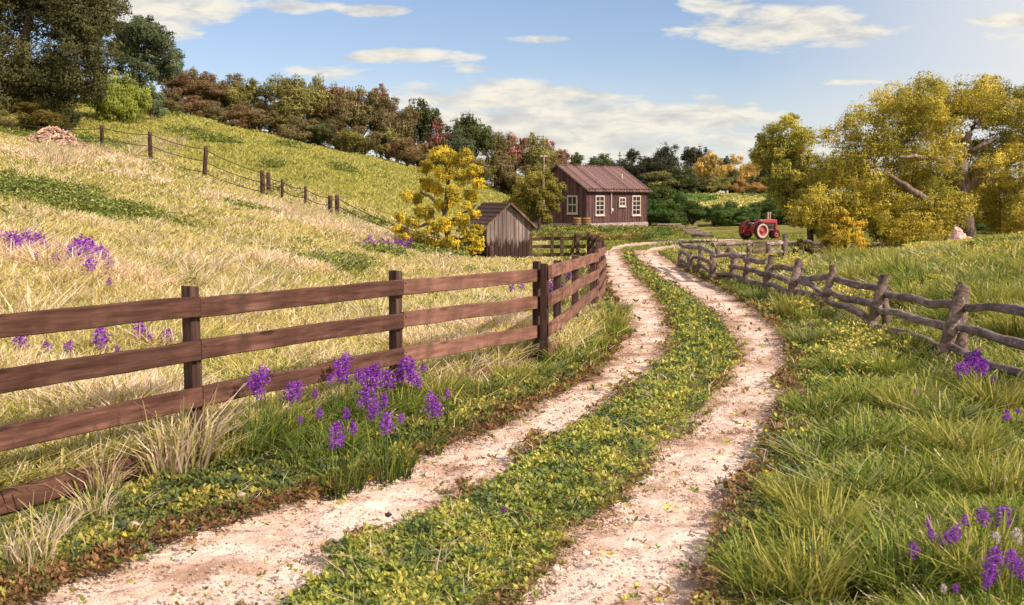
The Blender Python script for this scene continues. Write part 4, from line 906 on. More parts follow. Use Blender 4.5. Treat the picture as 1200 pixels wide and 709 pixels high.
FAR = [(676, 180, 34, 140, DG, 'dark tree just above the cabin roof ridge'), (694, 184, 30, 142, DG, 'low dark tree above the middle of the cabin roof'), (712, 180, 34, 140, DG, 'green round tree above the cabin roof'), (738, 174, 34, 138, DK, 'dark green tree above the right end of the cabin roof'), (756, 182, 34, 136, DK, 'dark tree with a bare limb right of the cabin'), (782, 168, 44, 140, DK, 'broad dark tree behind the hedge'), (812, 169, 30, 144, DK, 'pointed nearly black tree left of the yellow tree'),
    (832, 177, 28, 136, YL, 'yellow autumn tree behind the hedge'), (850, 184, 26, 142, DK, 'dark tree between the two yellow trees'), (868, 181, 36, 138, YL, 'wider pale yellow autumn tree behind the hedge'), (890, 188, 36, 142, DK, 'dark tree right of the yellow trees'), (912, 190, 44, 142, DK, 'dark tree behind the small olive tree'), (935, 192, 40, 142, DK, 'dark tree behind the oak'),
    (798, 196, 50, 132, DG, 'olive bush below the broad dark tree'), (775, 200, 44, 132, OL, 'low olive bush at the field edge'), (838, 206, 34, 131, OL, 'green brown bush under the yellow tree'), (868, 209, 20, 131, OR, 'small orange bush at the far field edge'), (855, 200, 36, 134, DG, 'dark bush between the yellow trees'), (890, 214, 26, 131, OR, 'low orange bush right of the small one'), (815, 208, 40, 131, DG, 'dark low bush at the field edge'), (900, 206, 40, 134, DK, 'dark bush at the field edge'), (755, 205, 40, 132, DK, 'dark bush beside the cabin roof'),
    (965, 196, 60, 140, DK, 'dark tree seen under the oak crown'), (1010, 200, 60, 140, DK, 'dark tree low behind the oak'), (1060, 205, 60, 138, DK, 'dark tree behind the oak trunk'), (1110, 205, 60, 138, DK, 'dark tree right behind the oak trunk'), (1165, 205, 70, 138, DK, 'dark tree at the right edge of the far wood')]
for k, (px, ty, w, Y, t, lab) in enumerate(FAR): top_tree((k*5+2) % 8, px, ty-1, w*1.35, Y, t, 'tree' if k < 13 or k > 21 else 'shrub', lab, 'tree' if k < 13 or k > 21 else 'shrub', 'far trees beyond the field', lift=.5)
for k, (px, ty, w, Y) in enumerate([(772, 216, 40, 92), (795, 221, 30, 90), (762, 232, 34, 88), (785, 236, 40, 86), (812, 236, 38, 87), (836, 238, 36, 86), (856, 235, 34, 88), (874, 240, 32, 86), (893, 235, 36, 88), (905, 228, 38, 91), (924, 236, 40, 88), (945, 238, 40, 86), (968, 238, 44, 86), (992, 240, 44, 86), (1018, 240, 44, 85), (1046, 240, 46, 84), (1076, 242, 46, 82), (1104, 244, 46, 80), (1134, 244, 50, 76), (1168, 244, 56, 70), (1205, 240, 60, 66)]):
    top_tree((k*3) % 8, px, ty, w*1.3, Y, HG if k % 4 else ((.05, .09, .03), (.15, .19, .05)), 'hedge_bush', 'dark green leafy bush in the hedge between the cabin and the oak' if k < 13 else 'dark green bush in the shade behind the oak', 'bush', 'bushes of the hedge', lift=.5)
# rounded bushes at the foot of the dark tree and on the hill top
top_tree(3, 130, 76, 60, 80, ((.20, .26, .045), (.42, .45, .10)), 'bush', 'bright green bush right beside the huge dark tree', 'bush', lift=1.6)
top_tree(6, 153, 84, 54, 82, ((.20, .26, .045), (.42, .45, .10)), 'bush', 'bright green bush under the trunk of the blue green tree', 'bush', lift=1.4)
top_tree(2, 180, 97, 42, 86, ((.14, .2, .11), (.26, .3, .16)), 'bush', 'grey green bush under the blue green tree', 'bush', lift=.4)
top_tree(1, 42, 118, 72, 68, ((.24, .17, .04), (.11, .11, .03)), 'bush', 'orange green bush at the foot of the big dark tree', 'bush', lift=.3)
top_tree(4, 84, 126, 34, 70, DG, 'bush', 'small dark bush beside the orange green bush', 'bush', lift=.3)
top_tree(5, 8, 128, 40, 66, OL, 'bush', 'olive bush at the left edge under the dark tree', 'bush', lift=.3)
for o in PROTO:
    for q in o: bpy.data.objects.remove(q)
def hero(name, label, Y, L, trunk, n, leaf, ta, tb, mat='bark', cat='tree', sub=14, seed=5, depth=.9, flat_=.75, rs=.42, back=.6, gap=(), fill=1.15, shell=.66):
    g = random.Random(seed); base = on(trunk[0][0], Y); e = empty(name, base, label, cat); O = base.copy(); lobes = []
    for l in L:
        px, py, r = l[:3]; dy = l[3] if len(l) > 3 else g.uniform(-1, 1)*depth
        r = r*fill; c = un(px, py, Y+dy)-O; lobes.append((tuple(c), (r*Y/F, r*Y/F, r*Y/F*flat_)))
        if g.random() < back:
            dd = depth*1.5+g.random()*depth; c2 = un(px+g.uniform(-8, 8), py+g.uniform(-6, 8), Y+dd)-O
            if not any(math.hypot(px-q[0], py-q[1]) < r*.9+q[2] for q in gap): lobes.append((tuple(c2), (r*Y/F*.9, r*Y/F*.9, r*Y/F*flat_*.9)))
    V, Q, C = leafcloud(lobes, n, leaf, sub=sub, seed=seed, rs=rs, shell=shell); c = mesh_np('crown', V, [Q], M['leaf'], C, parent=e); set_t(c, ta, tb)
    m = MB(); P = [un(px, py, Y)-O if i else Vector((0, 0, -.3)) for i, (px, py, r) in enumerate(trunk)]; m.tube(P, [r*Y/F for _, _, r in trunk], 12); m.build('trunk', M[mat], e)
    return e, O, lobes
def branches(e, O, Y, B, mat):
    for b in B:
        m = MB(); pts = [un(px, py, Y+dy)-O for px, py, r, dy in b]
        fine = []; rr = []
        for i in range(len(pts)-1):
            for k in range(4): fine.append(pts[i].lerp(pts[i+1], k/4)+Vector((0, 0, .03*math.sin(k*1.5+i)))); rr.append((b[i][2]+(b[i+1][2]-b[i][2])*k/4)*Y/F)
        fine.append(pts[-1]); rr.append(b[-1][2]*Y/F); m.tube(fine, rr, 8); m.build('limb', M[mat], e)
# the oak on the right
e, O, lb = hero('oak_tree', 'large spreading golden green oak with a pale trunk on the right', 47, [
    (1052, 118, 24), (1085, 112, 25), (1115, 116, 27, 1.2), (1150, 112, 25), (1180, 120, 26), (1210, 125, 30), (1030, 128, 24), (1068, 130, 28, -1), (1010, 150, 24), (1045, 155, 26), (1085, 150, 26, -.6), (985, 160, 20), (990, 195, 26), (1020, 185, 28, -.8), (1055, 185, 26), (1102, 178, 24, -1.6), (1092, 130, 20, -1.2),
    (1165, 135, 24, 1.4), (1195, 160, 26), (1225, 170, 30), (1100, 205, 22, -.9), (1075, 215, 24), (1040, 225, 28, .5), (1000, 225, 26), (970, 200, 20), (965, 235, 24), (945, 250, 18), (1190, 195, 24, -.6), (1215, 205, 28), (1175, 228, 22, 1.2), (1200, 245, 24), (1230, 240, 30),
    (1015, 250, 24, -1.2), (1045, 252, 26, -1.8), (1080, 250, 26, -2), (1112, 246, 24, -1.6), (1128, 238, 16, -1.4), (1060, 275, 22, -1.6), (1090, 272, 22, -1.6), (1035, 268, 20, -1), (1115, 264, 14, -1.4), (1160, 110, 20, 1.5), (1130, 125, 20, 1.8), (955, 250, 20, -.5), (975, 258, 18, -.8), (1000, 240, 22, -1.2), (1025, 215, 24, -1.4), (1075, 190, 22, -1.5), (1160, 195, 16, -1), (1100, 225, 18, -1.8), (1150, 175, 14, 2.2), (1140, 215, 14, 2.4), (960, 265, 16), (1152, 248, 20, 1.8), (1172, 250, 20, 1.5), (1185, 262, 18, 1), (1112, 150, 16, -1.6), (1170, 140, 16, -1), (1180, 182, 18, .8), (1205, 265, 22, 1), (1150, 232, 14, 2.2), (1140, 190, 26, 3), (1165, 205, 24, 3.2), (1118, 170, 24, 3), (1168, 172, 22, 2.6), (1150, 225, 20, 3), (1125, 215, 22, 3.2)],
    [(1140, 296, 11), (1134, 270, 9), (1127, 225, 8), (1126, 190, 7), (1128, 165, 5)], 470000, .034, (.17, .20, .045), (.82, .67, .12), 'pale_bark', sub=26, rs=.30, seed=6, depth=1.1, flat_=.8, gap=[(1140, 190, 24), (1000, 165, 0)], fill=1.32, back=.75, shell=.62)
branches(e, O, 47, [[(1126, 222, 5, 0), (1140, 215, 3.5, -.3), (1150, 198, 3, -.6), (1138, 184, 2, -.8)], [(1128, 226, 4, 0), (1150, 212, 3, -.4), (1172, 208, 2.2, -.6), (1190, 210, 1.5, -.6)], [(1127, 172, 4.5, 0), (1140, 150, 3.5, 0), (1152, 128, 2.5, 0), (1158, 108, 1.5, 0)], [(1128, 180, 3.5, 0), (1148, 172, 2.6, -.5), (1168, 160, 1.6, -.6)],
    [(1122, 250, 5, 0), (1098, 240, 4.4, -1.6), (1076, 228, 4, -2.6), (1060, 216, 3, -2.6), (1042, 206, 2, -2.4)], [(1125, 200, 3, 0), (1098, 186, 2.5, -1.5), (1072, 183, 2, -2.4), (1054, 184, 1.4, -2.6)], [(1124, 260, 3, .2), (1110, 278, 2, -.6), (1102, 290, 1, -.6)]], 'pale_bark')
hero('small_tree', 'small rounded olive green tree left of the big oak', 52, [(905, 160, 18), (922, 152, 18), (940, 165, 17), (900, 180, 17), (920, 185, 20), (938, 190, 18), (912, 205, 17), (928, 215, 20), (945, 225, 18), (930, 240, 15), (950, 245, 14), (895, 170, 10), (922, 142, 8), (925, 236, 15), (940, 256, 14), (958, 262, 14), (912, 226, 12), (965, 240, 14)], [(952, 285, 4), (948, 250, 3.4), (930, 210, 3), (922, 180, 2)], 110000, .037, (.17, .21, .045), (.66, .57, .12), seed=8, fill=1.25, sub=20, rs=.32, depth=.7)
# left trees
hero('tree', 'huge dark green tree at the left edge of the hillside', 74, [(-30, -20, 50), (20, -30, 45), (70, -30, 45), (105, 0, 36), (-20, 40, 40), (12, 20, 34), (62, 12, 34), (92, 28, 30), (112, 52, 26), (85, 65, 30), (66, 88, 28, -1.5), (14, 66, 30), (-15, 85, 40), (20, 100, 30), (48, 108, 26), (70, 112, 22), (100, 84, 24), (0, 125, 24), (-30, 120, 30), (80, 45, 28), (45, 85, 26, 2), (30, 135, 24, 1.5), (70, 130, 20, 1.5), (118, 28, 20), (-60, 60, 45), (40, -5, 28), (30, 120, 20, 1), (112, 108, 12)],
    [(12, 152, 9), (14, 120, 8), (24, 80, 7), (30, 40, 5), (40, 0, 4)], 240000, .075, (.05, .062, .028), (.175, .165, .065), 'bark', sub=22, rs=.33, seed=12, depth=1.6, flat_=.85, gap=[(30, 42, 6), (52, 46, 5)], back=.8, fill=1.3)
hero('tree', 'rounded blue green tree on the hill top behind the bright green bush', 90, [(150, 42, 18), (168, 36, 18), (186, 48, 17), (200, 66, 15), (160, 58, 18), (178, 68, 18), (195, 82, 13), (150, 78, 18), (172, 86, 16), (142, 60, 16), (206, 78, 9), (182, 34, 9), (146, 34, 9), (160, 96, 12)],
    [(158, 128, 4), (157, 95, 3.5), (160, 70, 3)], 70000, .07, (.07, .105, .06), (.20, .24, .12), 'bark', sub=20, rs=.33, seed=13, fill=1.15, depth=1.4, flat_=.8, back=.7)
# yellow autumn tree beside the shed
e, O, lb = hero('yellow_tree', 'bright yellow autumn tree beside the grey shed', 39.5, [(510, 182, 11), (530, 186, 13), (545, 182, 10), (500, 196, 11), (520, 202, 13), (540, 206, 13), (556, 200, 9), (498, 214, 10), (560, 216, 9), (512, 222, 10), (532, 226, 12), (552, 230, 11), (488, 232, 9), (476, 230, 8), (520, 176, 7), (470, 256, 9), (482, 262, 10), (500, 250, 11), (505, 268, 12), (522, 262, 12), (540, 258, 11), (556, 250, 9), (490, 278, 11), (510, 284, 12), (530, 286, 13), (548, 276, 12), (558, 268, 8), (560, 284, 9), (556, 292, 10), (540, 298, 9), (465, 268, 8), (474, 278, 8), (516, 240, 8), (545, 242, 8)],
    [(528, 306, 4), (526, 285, 3.5), (521, 255, 3), (524, 225, 2.5), (526, 195, 2)], 105000, .027, (.88, .68, .07), (.36, .33, .06), 'bark', sub=18, rs=.36, seed=14, fill=1.02, shell=.4, depth=.55, flat_=.85, back=.25)
branches(e, O, 39.5, [[(524, 270, 3, 0), (505, 262, 2, 0), (484, 266, 1, 0)], [(522, 250, 2.5, 0), (506, 232, 1.8, 0), (492, 224, 1, 0)], [(524, 262, 2.4, 0), (542, 252, 1.8, 0), (558, 240, 1, 0)], [(527, 280, 2.5, 0), (545, 280, 1.8, -.3), (562, 278, 1, -.3)]], 'bark')
e, O, lb = hero('small_tree', 'yellow green bushy tree between the shed and the cabin', 66, [(615, 214, 12), (630, 208, 10), (645, 214, 11), (655, 222, 8), (608, 228, 11), (625, 226, 12), (642, 230, 12), (612, 242, 12), (630, 243, 12), (646, 246, 10), (622, 254, 9), (638, 256, 9), (656, 232, 6), (602, 238, 7), (640, 203, 6)], [(632, 268, 2.5), (632, 245, 2), (630, 225, 1.6)], 42000, .045, (.12, .13, .035), (.42, .36, .07), 'bark', sub=14, rs=.34, seed=15, depth=.7, back=.4)
hero('bush', 'golden orange bush in front of the oak beside the far path', 41, [(985, 252, 9), (992, 262, 10), (978, 268, 11), (998, 274, 12), (985, 282, 12), (1005, 288, 11), (972, 284, 9), (990, 296, 11), (1010, 298, 8), (1008, 262, 7), (983, 246, 5), (975, 298, 7)], [(990, 306, 2.5), (990, 285, 2), (990, 265, 1.4)], 52000, .03, (.88, .57, .07), (.42, .40, .07), 'bark', cat='bush', shell=.4, sub=15, rs=.36, seed=16, depth=.5, back=.3)
hero('bush', 'small twiggy brown bush beside the broken log fence', 40, [(937, 284, 5), (945, 290, 6), (952, 297, 6), (934, 296, 5), (940, 302, 5)], [(942, 306, 1.2), (942, 298, 1), (941, 288, .7)], 1800, .05, (.25, .17, .06), (.18, .17, .05), 'bark', cat='bush', sub=6, seed=17, depth=.3, back=0)
for px, py, w, lab in ((1150, 300, 36, 'low green bush in the field left of the one at the right edge'), (1192, 292, 40, 'low green bush at the right edge of the field under the oak'), (1085, 296, 26, 'small low green bush in the field in front of the oak')):
    b = gp(px, py); L_ = [(px+random.uniform(-w*.35, w*.35), py-3-random.uniform(0, 7), w*.22) for _ in range(8)]
    hero('bush', lab, b.y, L_, [(px, py+3, 1.2), (px, py-2, .8)], 7000, .035, (.14, .2, .045), (.42, .42, .1), 'bark', cat='bush', shell=.5, sub=10, seed=int(px), depth=.3, back=.2)
def rocks():
    m = MB(); g = random.Random(4)
    bm_pts = []
    for k, (x, z, r) in enumerate([(0, .25, .33), (.32, .12, .25), (-.1, .55, .2)]):
        n = 10; vs = []
        for i in range(6):
            ph = math.pi*(i+.5)/6
            for j in range(n):
                a = 2*math.pi*j/n; q = r*(1+g.uniform(-.22, .22)); vs.append((x+q*math.sin(ph)*math.cos(a), q*.8*math.sin(ph)*math.sin(a), z+q*math.cos(ph)))
        fs = [(i*n+j, (i+1)*n+j, (i+1)*n+(j+1) % n, i*n+(j+1) % n) for i in range(5) for j in range(n)]+[tuple(range(n)), tuple(range(5*n, 6*n))[::-1]]; m.add(vs, fs)
    b = on(1126, 43); o = m.build('rock', plain('pale_pink_rock', (.72, .48, .46), .9, .1, var=.3, sc_=5)); o.location = b+Vector((0, 0, un(1126, 284, 43).z-b.z-.15)); tag(o, 'pale pink rock standing at the foot of the oak', 'rock')
    for px, py, s, lab in () and ((155, 628, .05, 'pinkish pebble lying in the ground cover at the lower left'), (281, 591, .035, 'grey pebble in the ground cover beside the left rut'), (685, 583, .05, 'black clod at the edge of the left wheel rut')):
        pass
rocks()
def stones():
    g = random.Random(9)
    for px, py, r, c, lab in ((157, 629, .035, (.62, .42, .34), 'pinkish pebble lying in the ground cover at the lower left'), (283, 592, .03, (.42, .36, .36), 'small grey stone in the ground cover left of the left rut'), (455, 614, .02, (.05, .04, .04), 'small black clod at the edge of the middle strip'), (651, 680, .022, (.66, .54, .48), 'pale stone at the near right edge of the middle strip'), (686, 661, .022, (.7, .58, .52), 'pale stone at the edge of the right rut')):
        b = gp(px, py); n = 10; vs = []
        for i in range(6):
            ph = math.pi*(i+.5)/6
            for j in range(n):
                a = 2*math.pi*j/n; q = r*(1+g.uniform(-.18, .18)); vs.append((q*1.2*math.sin(ph)*math.cos(a), q*math.sin(ph)*math.sin(a), q*.8*math.cos(ph)))
        m = MB(); m.add(vs, [(i*n+j, (i+1)*n+j, (i+1)*n+(j+1) % n, i*n+(j+1) % n) for i in range(5) for j in range(n)]+[tuple(range(n)), tuple(range(5*n, 6*n))[::-1]], True)
        o = m.build('stone', plain('stone_colour', c, .9, .1, var=.3, sc_=30)); o.location = b+Vector((0, 0, r*.6+.05)); tag(o, lab, 'stone')
stones()
# ------------------------------------------------------------------ tufts and flowers
def tuftmesh(name, n, h, spread, lean, cols, w, seed):
    global RG
    keep = RG; RG = np.random.default_rng(seed); a = RG.random(n)*6.283; r = spread*np.sqrt(RG.random(n)); x, y = r*np.cos(a), r*np.sin(a)
    c = pal(cols, n); hh = h*(.45+.65*RG.random(n)); V, Q, C = blades_mesh(x, y, np.full(n, -.04), hh, np.full(n, w)*(.7+.6*RG.random(n)), c, lean, .45, dirn=a, rootc=.55); RG = keep
    o = mesh_np(name, V, [Q], M['blade'], C); COL.objects.unlink(o); return o
DRY = [tuftmesh('dry_tuft', 62, .46, .15, .55, [(.80, .64, .49), (.88, .73, .58), (.72, .56, .40), (.66, .56, .34), (.48, .44, .17), (.40, .40, .12)], .014, 40+k) for k in range(3)]
GRN = [tuftmesh('grass_clump', 300, [.30, .36, .27, .32][k], .19, [.42, .34, .6, .5][k], [G_GREEN+G_OLIVE, G_OLIVE+[(.48, .44, .12), (.55, .48, .16), (.3, .3, .07)], G_GREEN+[(.42, .42, .2), (.5, .47, .27), (.33, .36, .14)], G_GREEN+[(.10, .16, .04), (.46, .44, .14)]][k], .0145, 50+k) for k in range(4)]
def tuft(kind, k, px, py, s, label, group, Y=None):
    b = gp(px, py) if Y is None else on(px, Y); o = kind[k % len(kind)].copy(); COL.objects.link(o); o.location = b; o.scale = (s, s, s*random.uniform(.85, 1.15)); o.rotation_euler = (0, 0, random.random()*6.28); return tag(o, label, 'grass', group)
random.seed(21)
for k, (px, py, s, lab) in enumerate([(222, 552, 1.35, 'tallest pale dry grass tuft in front of the first fence post'), (202, 560, 1.15, 'pale dry tuft just left of the tallest one at the first post'), (240, 540, 1.1, 'pale dry tuft just right of the tallest one at the first post'), (36, 672, .75, 'long straw tuft crossing the lowest board near the left edge'), (112, 612, .55, 'low straw tuft crossing the lowest board right of the corner tufts'), (215, 545, 1.05, 'green and straw tuft behind the tall ones at the first post'), (188, 556, .7, 'dry grass tuft left of the tall one at the fence'), (66, 640, .5, 'dry grass tuft poking through the lowest board at the left'), (8, 672, .7, 'dry grass tuft at the lower left corner'), (120, 580, .65, 'dry grass tuft under the lowest board left of the first post'), (130, 520, .9, 'pale tuft behind the fence at the left'), (40, 520, .9, 'pale tuft behind the fence near the left edge'), (545, 455, 1., 'dry tuft at the fence left of its corner'), (515, 462, .8, 'dry tuft under the lowest board near the middle'), (585, 440, 1.0, 'dry tuft behind the last board before the corner'), (610, 425, .9, 'dry tuft right at the fence corner'), (250, 505, .7, 'dry tuft at the foot of the first fence post'), (560, 425, 1.0, 'pale tuft behind the fence left of the corner'),
    (65, 330, 1.6, 'large dry tuft below the purple flowers on the meadow'), (25, 300, 1.6, 'dry tuft among the purple flowers at the left'), (245, 330, 1.5, 'wide pale tuft in the middle of the near meadow'), (165, 298, 1.5, 'spiky dry tuft right of the purple flowers'), (310, 338, 1.4, 'dry tuft right of the wide pale tuft'), (100, 340, 1.3, 'dry tuft left of the wide pale tuft'), (205, 318, 1.4, 'pale tuft between the wide and the spiky tuft')]):
    tuft(DRY, k, px, py, s, lab, 'dry grass tufts').scale[2] *= 1.35 if py > 500 else 1
rr_ = random.Random(78)
for k in range(34):
    px = rr_.uniform(45, 215); py = 196-.10*(px-45)+rr_.uniform(-14, 8); b = gp(px, py, y0=20)
    tuft(DRY, k, px, py, rr_.uniform(1.3, 2.1), 'pinkish pale grass tuft on the crest of the meadow below the brush pile', 'dry grass tufts on the crest')
for k in range(30):
    px = rr_.uniform(290, 440); py = 238+.27*(px-290)+rr_.uniform(-7, 9)
    tuft(DRY, k, px, py, rr_.uniform(1.1, 1.7), 'pinkish pale grass tuft on the slope in front of the wire fence', 'dry grass tufts along the wire fence')
rr_ = random.Random(77); k = 0
while k < 64:
    px, py = rr_.uniform(-10, 600), rr_.uniform(262, 430)
    lim = 300+(px/600)*8 if px > 420 else 262
    if py < lim or py > 500-px*.18: continue
    b = gp(px, py)
    if left_of_fence(b.x, b.y) < .5 or b.y > 34 or (px > 440 and py < 300): continue
    tuft(DRY, k, px, py, rr_.uniform(.9, 1.6), 'pale feathery grass tuft on the meadow '+('left of the first fence post' if px < 225 else ('between first and second fence post' if px < 460 else 'right of the second fence post')), 'dry grass tufts on the meadow'); k += 1
RC = [(900, 704, .95), (940, 704, 1.1), (985, 690, 1.15), (868, 668, .8), (925, 645, .9), (965, 640, 1.1), (1020, 650, 1.3), (1060, 700, 1.3), (1110, 690, 1.25), (1160, 705, 1.3), (1080, 645, 1.2), (1140, 640, 1.2), (1190, 650, 1.2), (935, 600, 1.0), (985, 590, 1.3), (1040, 585, 1.3), (1100, 590, 1.2), (1165, 590, 1.2), (960, 545, 1.2), (1010, 535, 1.3), (1070, 540, 1.2), (1130, 545, 1.3), (1190, 540, 1.2), (955, 490, 1.2), (1005, 480, 1.35), (1060, 490, 1.2), (1110, 500, 1.3), (985, 440, 1.2), (1040, 445, 1.2), (1165, 485, 1.3), (945, 405, 1.3), (990, 405, 1.2), (1060, 420, 1.3), (925, 372, 1.3), (890, 352, 1.3), (870, 345, 1.2), (955, 380, 1.2)]
for k, (px, py, s) in enumerate(RC):
    lab = 'big green grass clump at the bottom of the picture right of the lane' if py > 630 else ('long green grass clump between the right rut and the log fence' if py > 470 else 'green grass clump along the foot of the log rail fence')
    tuft(GRN, k, px, py, s*.95, lab, 'green grass clumps right of the lane')
rg_ = random.Random(31); k = 0
while k < 60:
    px, py = rg_.uniform(960, 1210), rg_.uniform(287, 400); b = gp(px, py)
    if py > 300+(px-900)*.42 or b.y > 34 or b.y < 12: continue
    tuft(GRN, k, px, py, rg_.uniform(1.1, 1.9), 'tall rough green grass clump in the field beyond the log rail fence', 'green grass clumps beyond the log rail fence'); k += 1
for k, (px, py, s) in enumerate([(330, 520, 1.2), (375, 510, 1.2), (420, 500, 1.2), (465, 490, 1.2), (510, 475, 1.1), (560, 462, 1.1), (300, 535, 1.1), (400, 525, .9), (600, 452, 1.0), (635, 442, .9), (665, 430, 1.0), (695, 410, 1.1), (715, 388, 1.2), (722, 368, 1.2), (705, 392, 1.1), (728, 395, .8), (270, 545, .9)]):
    tuft(GRN, k+1, px, py, s, 'green grass clump on the lane side of the board fence '+('before its corner' if px < 610 else 'past its corner'), 'green grass clumps along the board fence')
def flowerproto(seed, cols):
    g = np.random.default_rng(seed); n = 210; z = g.random(n); a = g.random(n)*6.283; r = .42*np.sin(math.pi*np.clip(z*.8+.16, 0, 1))**.7*(.6+.5*g.random(n))
    P = np.stack([r*np.cos(a), r*np.sin(a), z*1.1-.5], 1)+g.normal(0, .12, (n, 3)); col = np.array(cols)[g.integers(0, len(cols), n)]*(1+g.normal(0, .3, n))[:, None]; Vs = []; Cs = []; P = P*np.array([1+.25*g.normal(), 1, 1.1])+np.floor(g.random((n, 1))*3-1)*np.array([.18, .1, .12])*g.normal(1, .4)
    for k in range(4):
        th = g.random(n)*6.283; d = np.stack([np.cos(th), np.sin(th), g.normal(0, .7, n)], 1); d /= np.linalg.norm(d, axis=1)[:, None]; t = np.cross(d, g.normal(size=(n, 3))); t /= np.linalg.norm(t, axis=1)[:, None]
        s = .095; Vs.append(np.stack([P, P+d*s*.6+t*s*.4, P+d*s*1.2, P+d*s*.6-t*s*.4], 1)); Cs.append(np.repeat(np.clip(col, 0, 1)[:, None], 4, 1))
    V = np.concatenate(Vs).reshape(-1, 3); b = mesh_np('blossom', V, [np.arange(len(V)).reshape(-1, 4)], M['petal'], np.concatenate(Cs).reshape(-1, 3)); COL.objects.unlink(b); return b
PUR = [(.29, .04, .55), (.38, .07, .64), (.20, .03, .46), (.55, .2, .70)]
FP = [flowerproto(70+k, PUR) for k in range(7)]; FWH = [flowerproto(80, [(.8, .72, .75), (.75, .62, .7)])]
M['stem'] = plain('green_stem', (.10, .15, .04), .8, .1)
def stemproto(name):
    m = MB(); m.tube([(0, 0, -.1), (.02, .01, .5), (0, 0, 1)], [.006, .005, .004], 5)
    o = m.build(name, M['stem']); COL.objects.unlink(o); return o
STEM = stemproto('stem')
FLEAF = [tuftmesh('leaves', 46, .40, .09, .5, [(.11, .17, .03), (.16, .23, .04), (.22, .28, .05), (.08, .13, .03)], .012, 90+k) for k in range(3)]
def flower(k, px, py, size, hgt, label, group, protos=FP, Y=None):
    d = ray(px, py)
    if Y is None:
        b = gp(px, py, hgt); lf = float(left_of_fence(b.x, b.y)); lp = linept(FENCE_A[0], FENCE_A[1], px) if px < 635 else None
        if lp and group and 'front' in group and b.y > lp.y-.3: b = on(px, lp.y-random.uniform(.3, .7))
        if lp and group and 'behind' in group and b.y < lp.y+.3: b = on(px, lp.y+random.uniform(.3, .8))
    else: b = on(px, Y)
    p = un(px, py, b.y); s = size*b.y/F*.78; e = empty('flower', b, label, 'flower', group, rz=random.random()*6.28)
    hh = max(.06, p.z-b.z); f = protos[k % len(protos)].copy(); COL.objects.link(f); f.parent = e; f.location = (0, 0, hh); f.scale = (s, s, s*random.uniform(.85, 1.15))
    lv = FLEAF[k % 3].copy(); COL.objects.link(lv); lv.parent = e; lv.scale = (.9, .9, max(.3, hh*2.2))
    st = STEM.copy(); COL.objects.link(st); st.parent = e; st.scale = (1, 1, hh)
FL = [([(296, 452, 24), (304, 440, 20), (288, 450, 10), (336, 462, 20), (344, 454, 16), (350, 466, 8), (470, 428, 12), (489, 446, 14), (384, 444, 10), (374, 484, 12), (524, 462, 9), (406, 486, 12), (470, 490, 10), (352, 492, 8), (396, 436, 24), (402, 424, 18), (430, 468, 26), (441, 441, 22), (455, 446, 20), (480, 434, 28), (428, 446, 24), (508, 476, 22), (453, 496, 20), (394, 511, 24), (414, 502, 12), (450, 470, 14), (466, 440, 16), (365, 462, 9), (438, 482, 16), (418, 440, 14), (496, 432, 10)], .42, 'purple flower on the lane side of the board fence', 'purple flowers in front of the board fence'),
      ([(24, 402, 22), (55, 408, 14), (80, 412, 20), (118, 396, 24), (120, 408, 16), (165, 393, 26), (196, 396, 20), (82, 456, 22), (137, 410, 8), (175, 400, 14), (215, 400, 8)], .35, 'purple flower seen between the boards of the fence', 'purple flowers behind the board fence'),
      ([(22, 292, 20), (52, 290, 16), (104, 290, 20), (120, 302, 18), (14, 286, 24), (30, 283, 20), (44, 284, 22), (98, 296, 30), (112, 302, 22), (90, 291, 18), (66, 303, 12), (128, 310, 12), (42, 302, 10), (70, 292, 12), (120, 296, 12), (106, 310, 16), (82, 298, 14), (5, 280, 10), (128, 330, 9)], .4, 'purple flower among the dry grass on the near meadow', 'purple flowers on the meadow'),
      ([(428+i*5.2, 288-2.5*math.sin(i*1.9)-(2 if i < 6 else -2+i*.35), 9.5+2*math.sin(i*2.7)) for i in range(12)], .25, 'purple flower in the row on the slope beyond the board fence', 'row of purple flowers on the slope'),
      ([(650, 330, 16), (656, 336, 12), (666, 324, 9), (645, 338, 10), (628, 335, 8), (612, 336, 8), (600, 337, 8)], .3, 'purple flower behind the fence corner', 'purple flowers behind the fence corner'),
      ([(1140, 428, 24), (1128, 434, 18), (1152, 432, 20), (1146, 420, 16), (1122, 431, 9), (1165, 447, 11), (1179, 487, 12), (1193, 482, 7), (1072, 459, 6)], .32, 'purple flower at the foot of the big leaning log post', 'purple flowers at the log fence'),
      ([(1088, 612, 11), (1091, 627, 14), (1116, 628, 24), (1106, 634, 16), (1130, 610, 12), (1152, 606, 20), (1175, 606, 24), (1160, 668, 22), (1166, 652, 22), (1158, 682, 14), (1186, 656, 22), (1195, 668, 20), (1070, 645, 18), (1120, 690, 10)], .36, 'purple flower in the grass at the lower right corner', 'purple flowers in the lower right corner'),
      ([(590, 599, 10)], .08, 'single small purple flower in the middle strip of the lane', None)]
q = 0
for L, hg, lab, grp in FL:
    for px, py, s in L: q += 1; flower(q, px, py, s, hg*(.75+.4*random.random()), lab, grp)
for px, py, s, lab in ((1167, 630, 14, 'white flower left of the larger white one at the lower right edge'), (1192, 628, 18, 'larger white flower at the right edge among purple ones'), (1106, 690, 10, 'small white flower low down in the grass at the lower right')): flower(0, px, py, s, .33, lab, 'white flowers in the lower right corner', FWH)
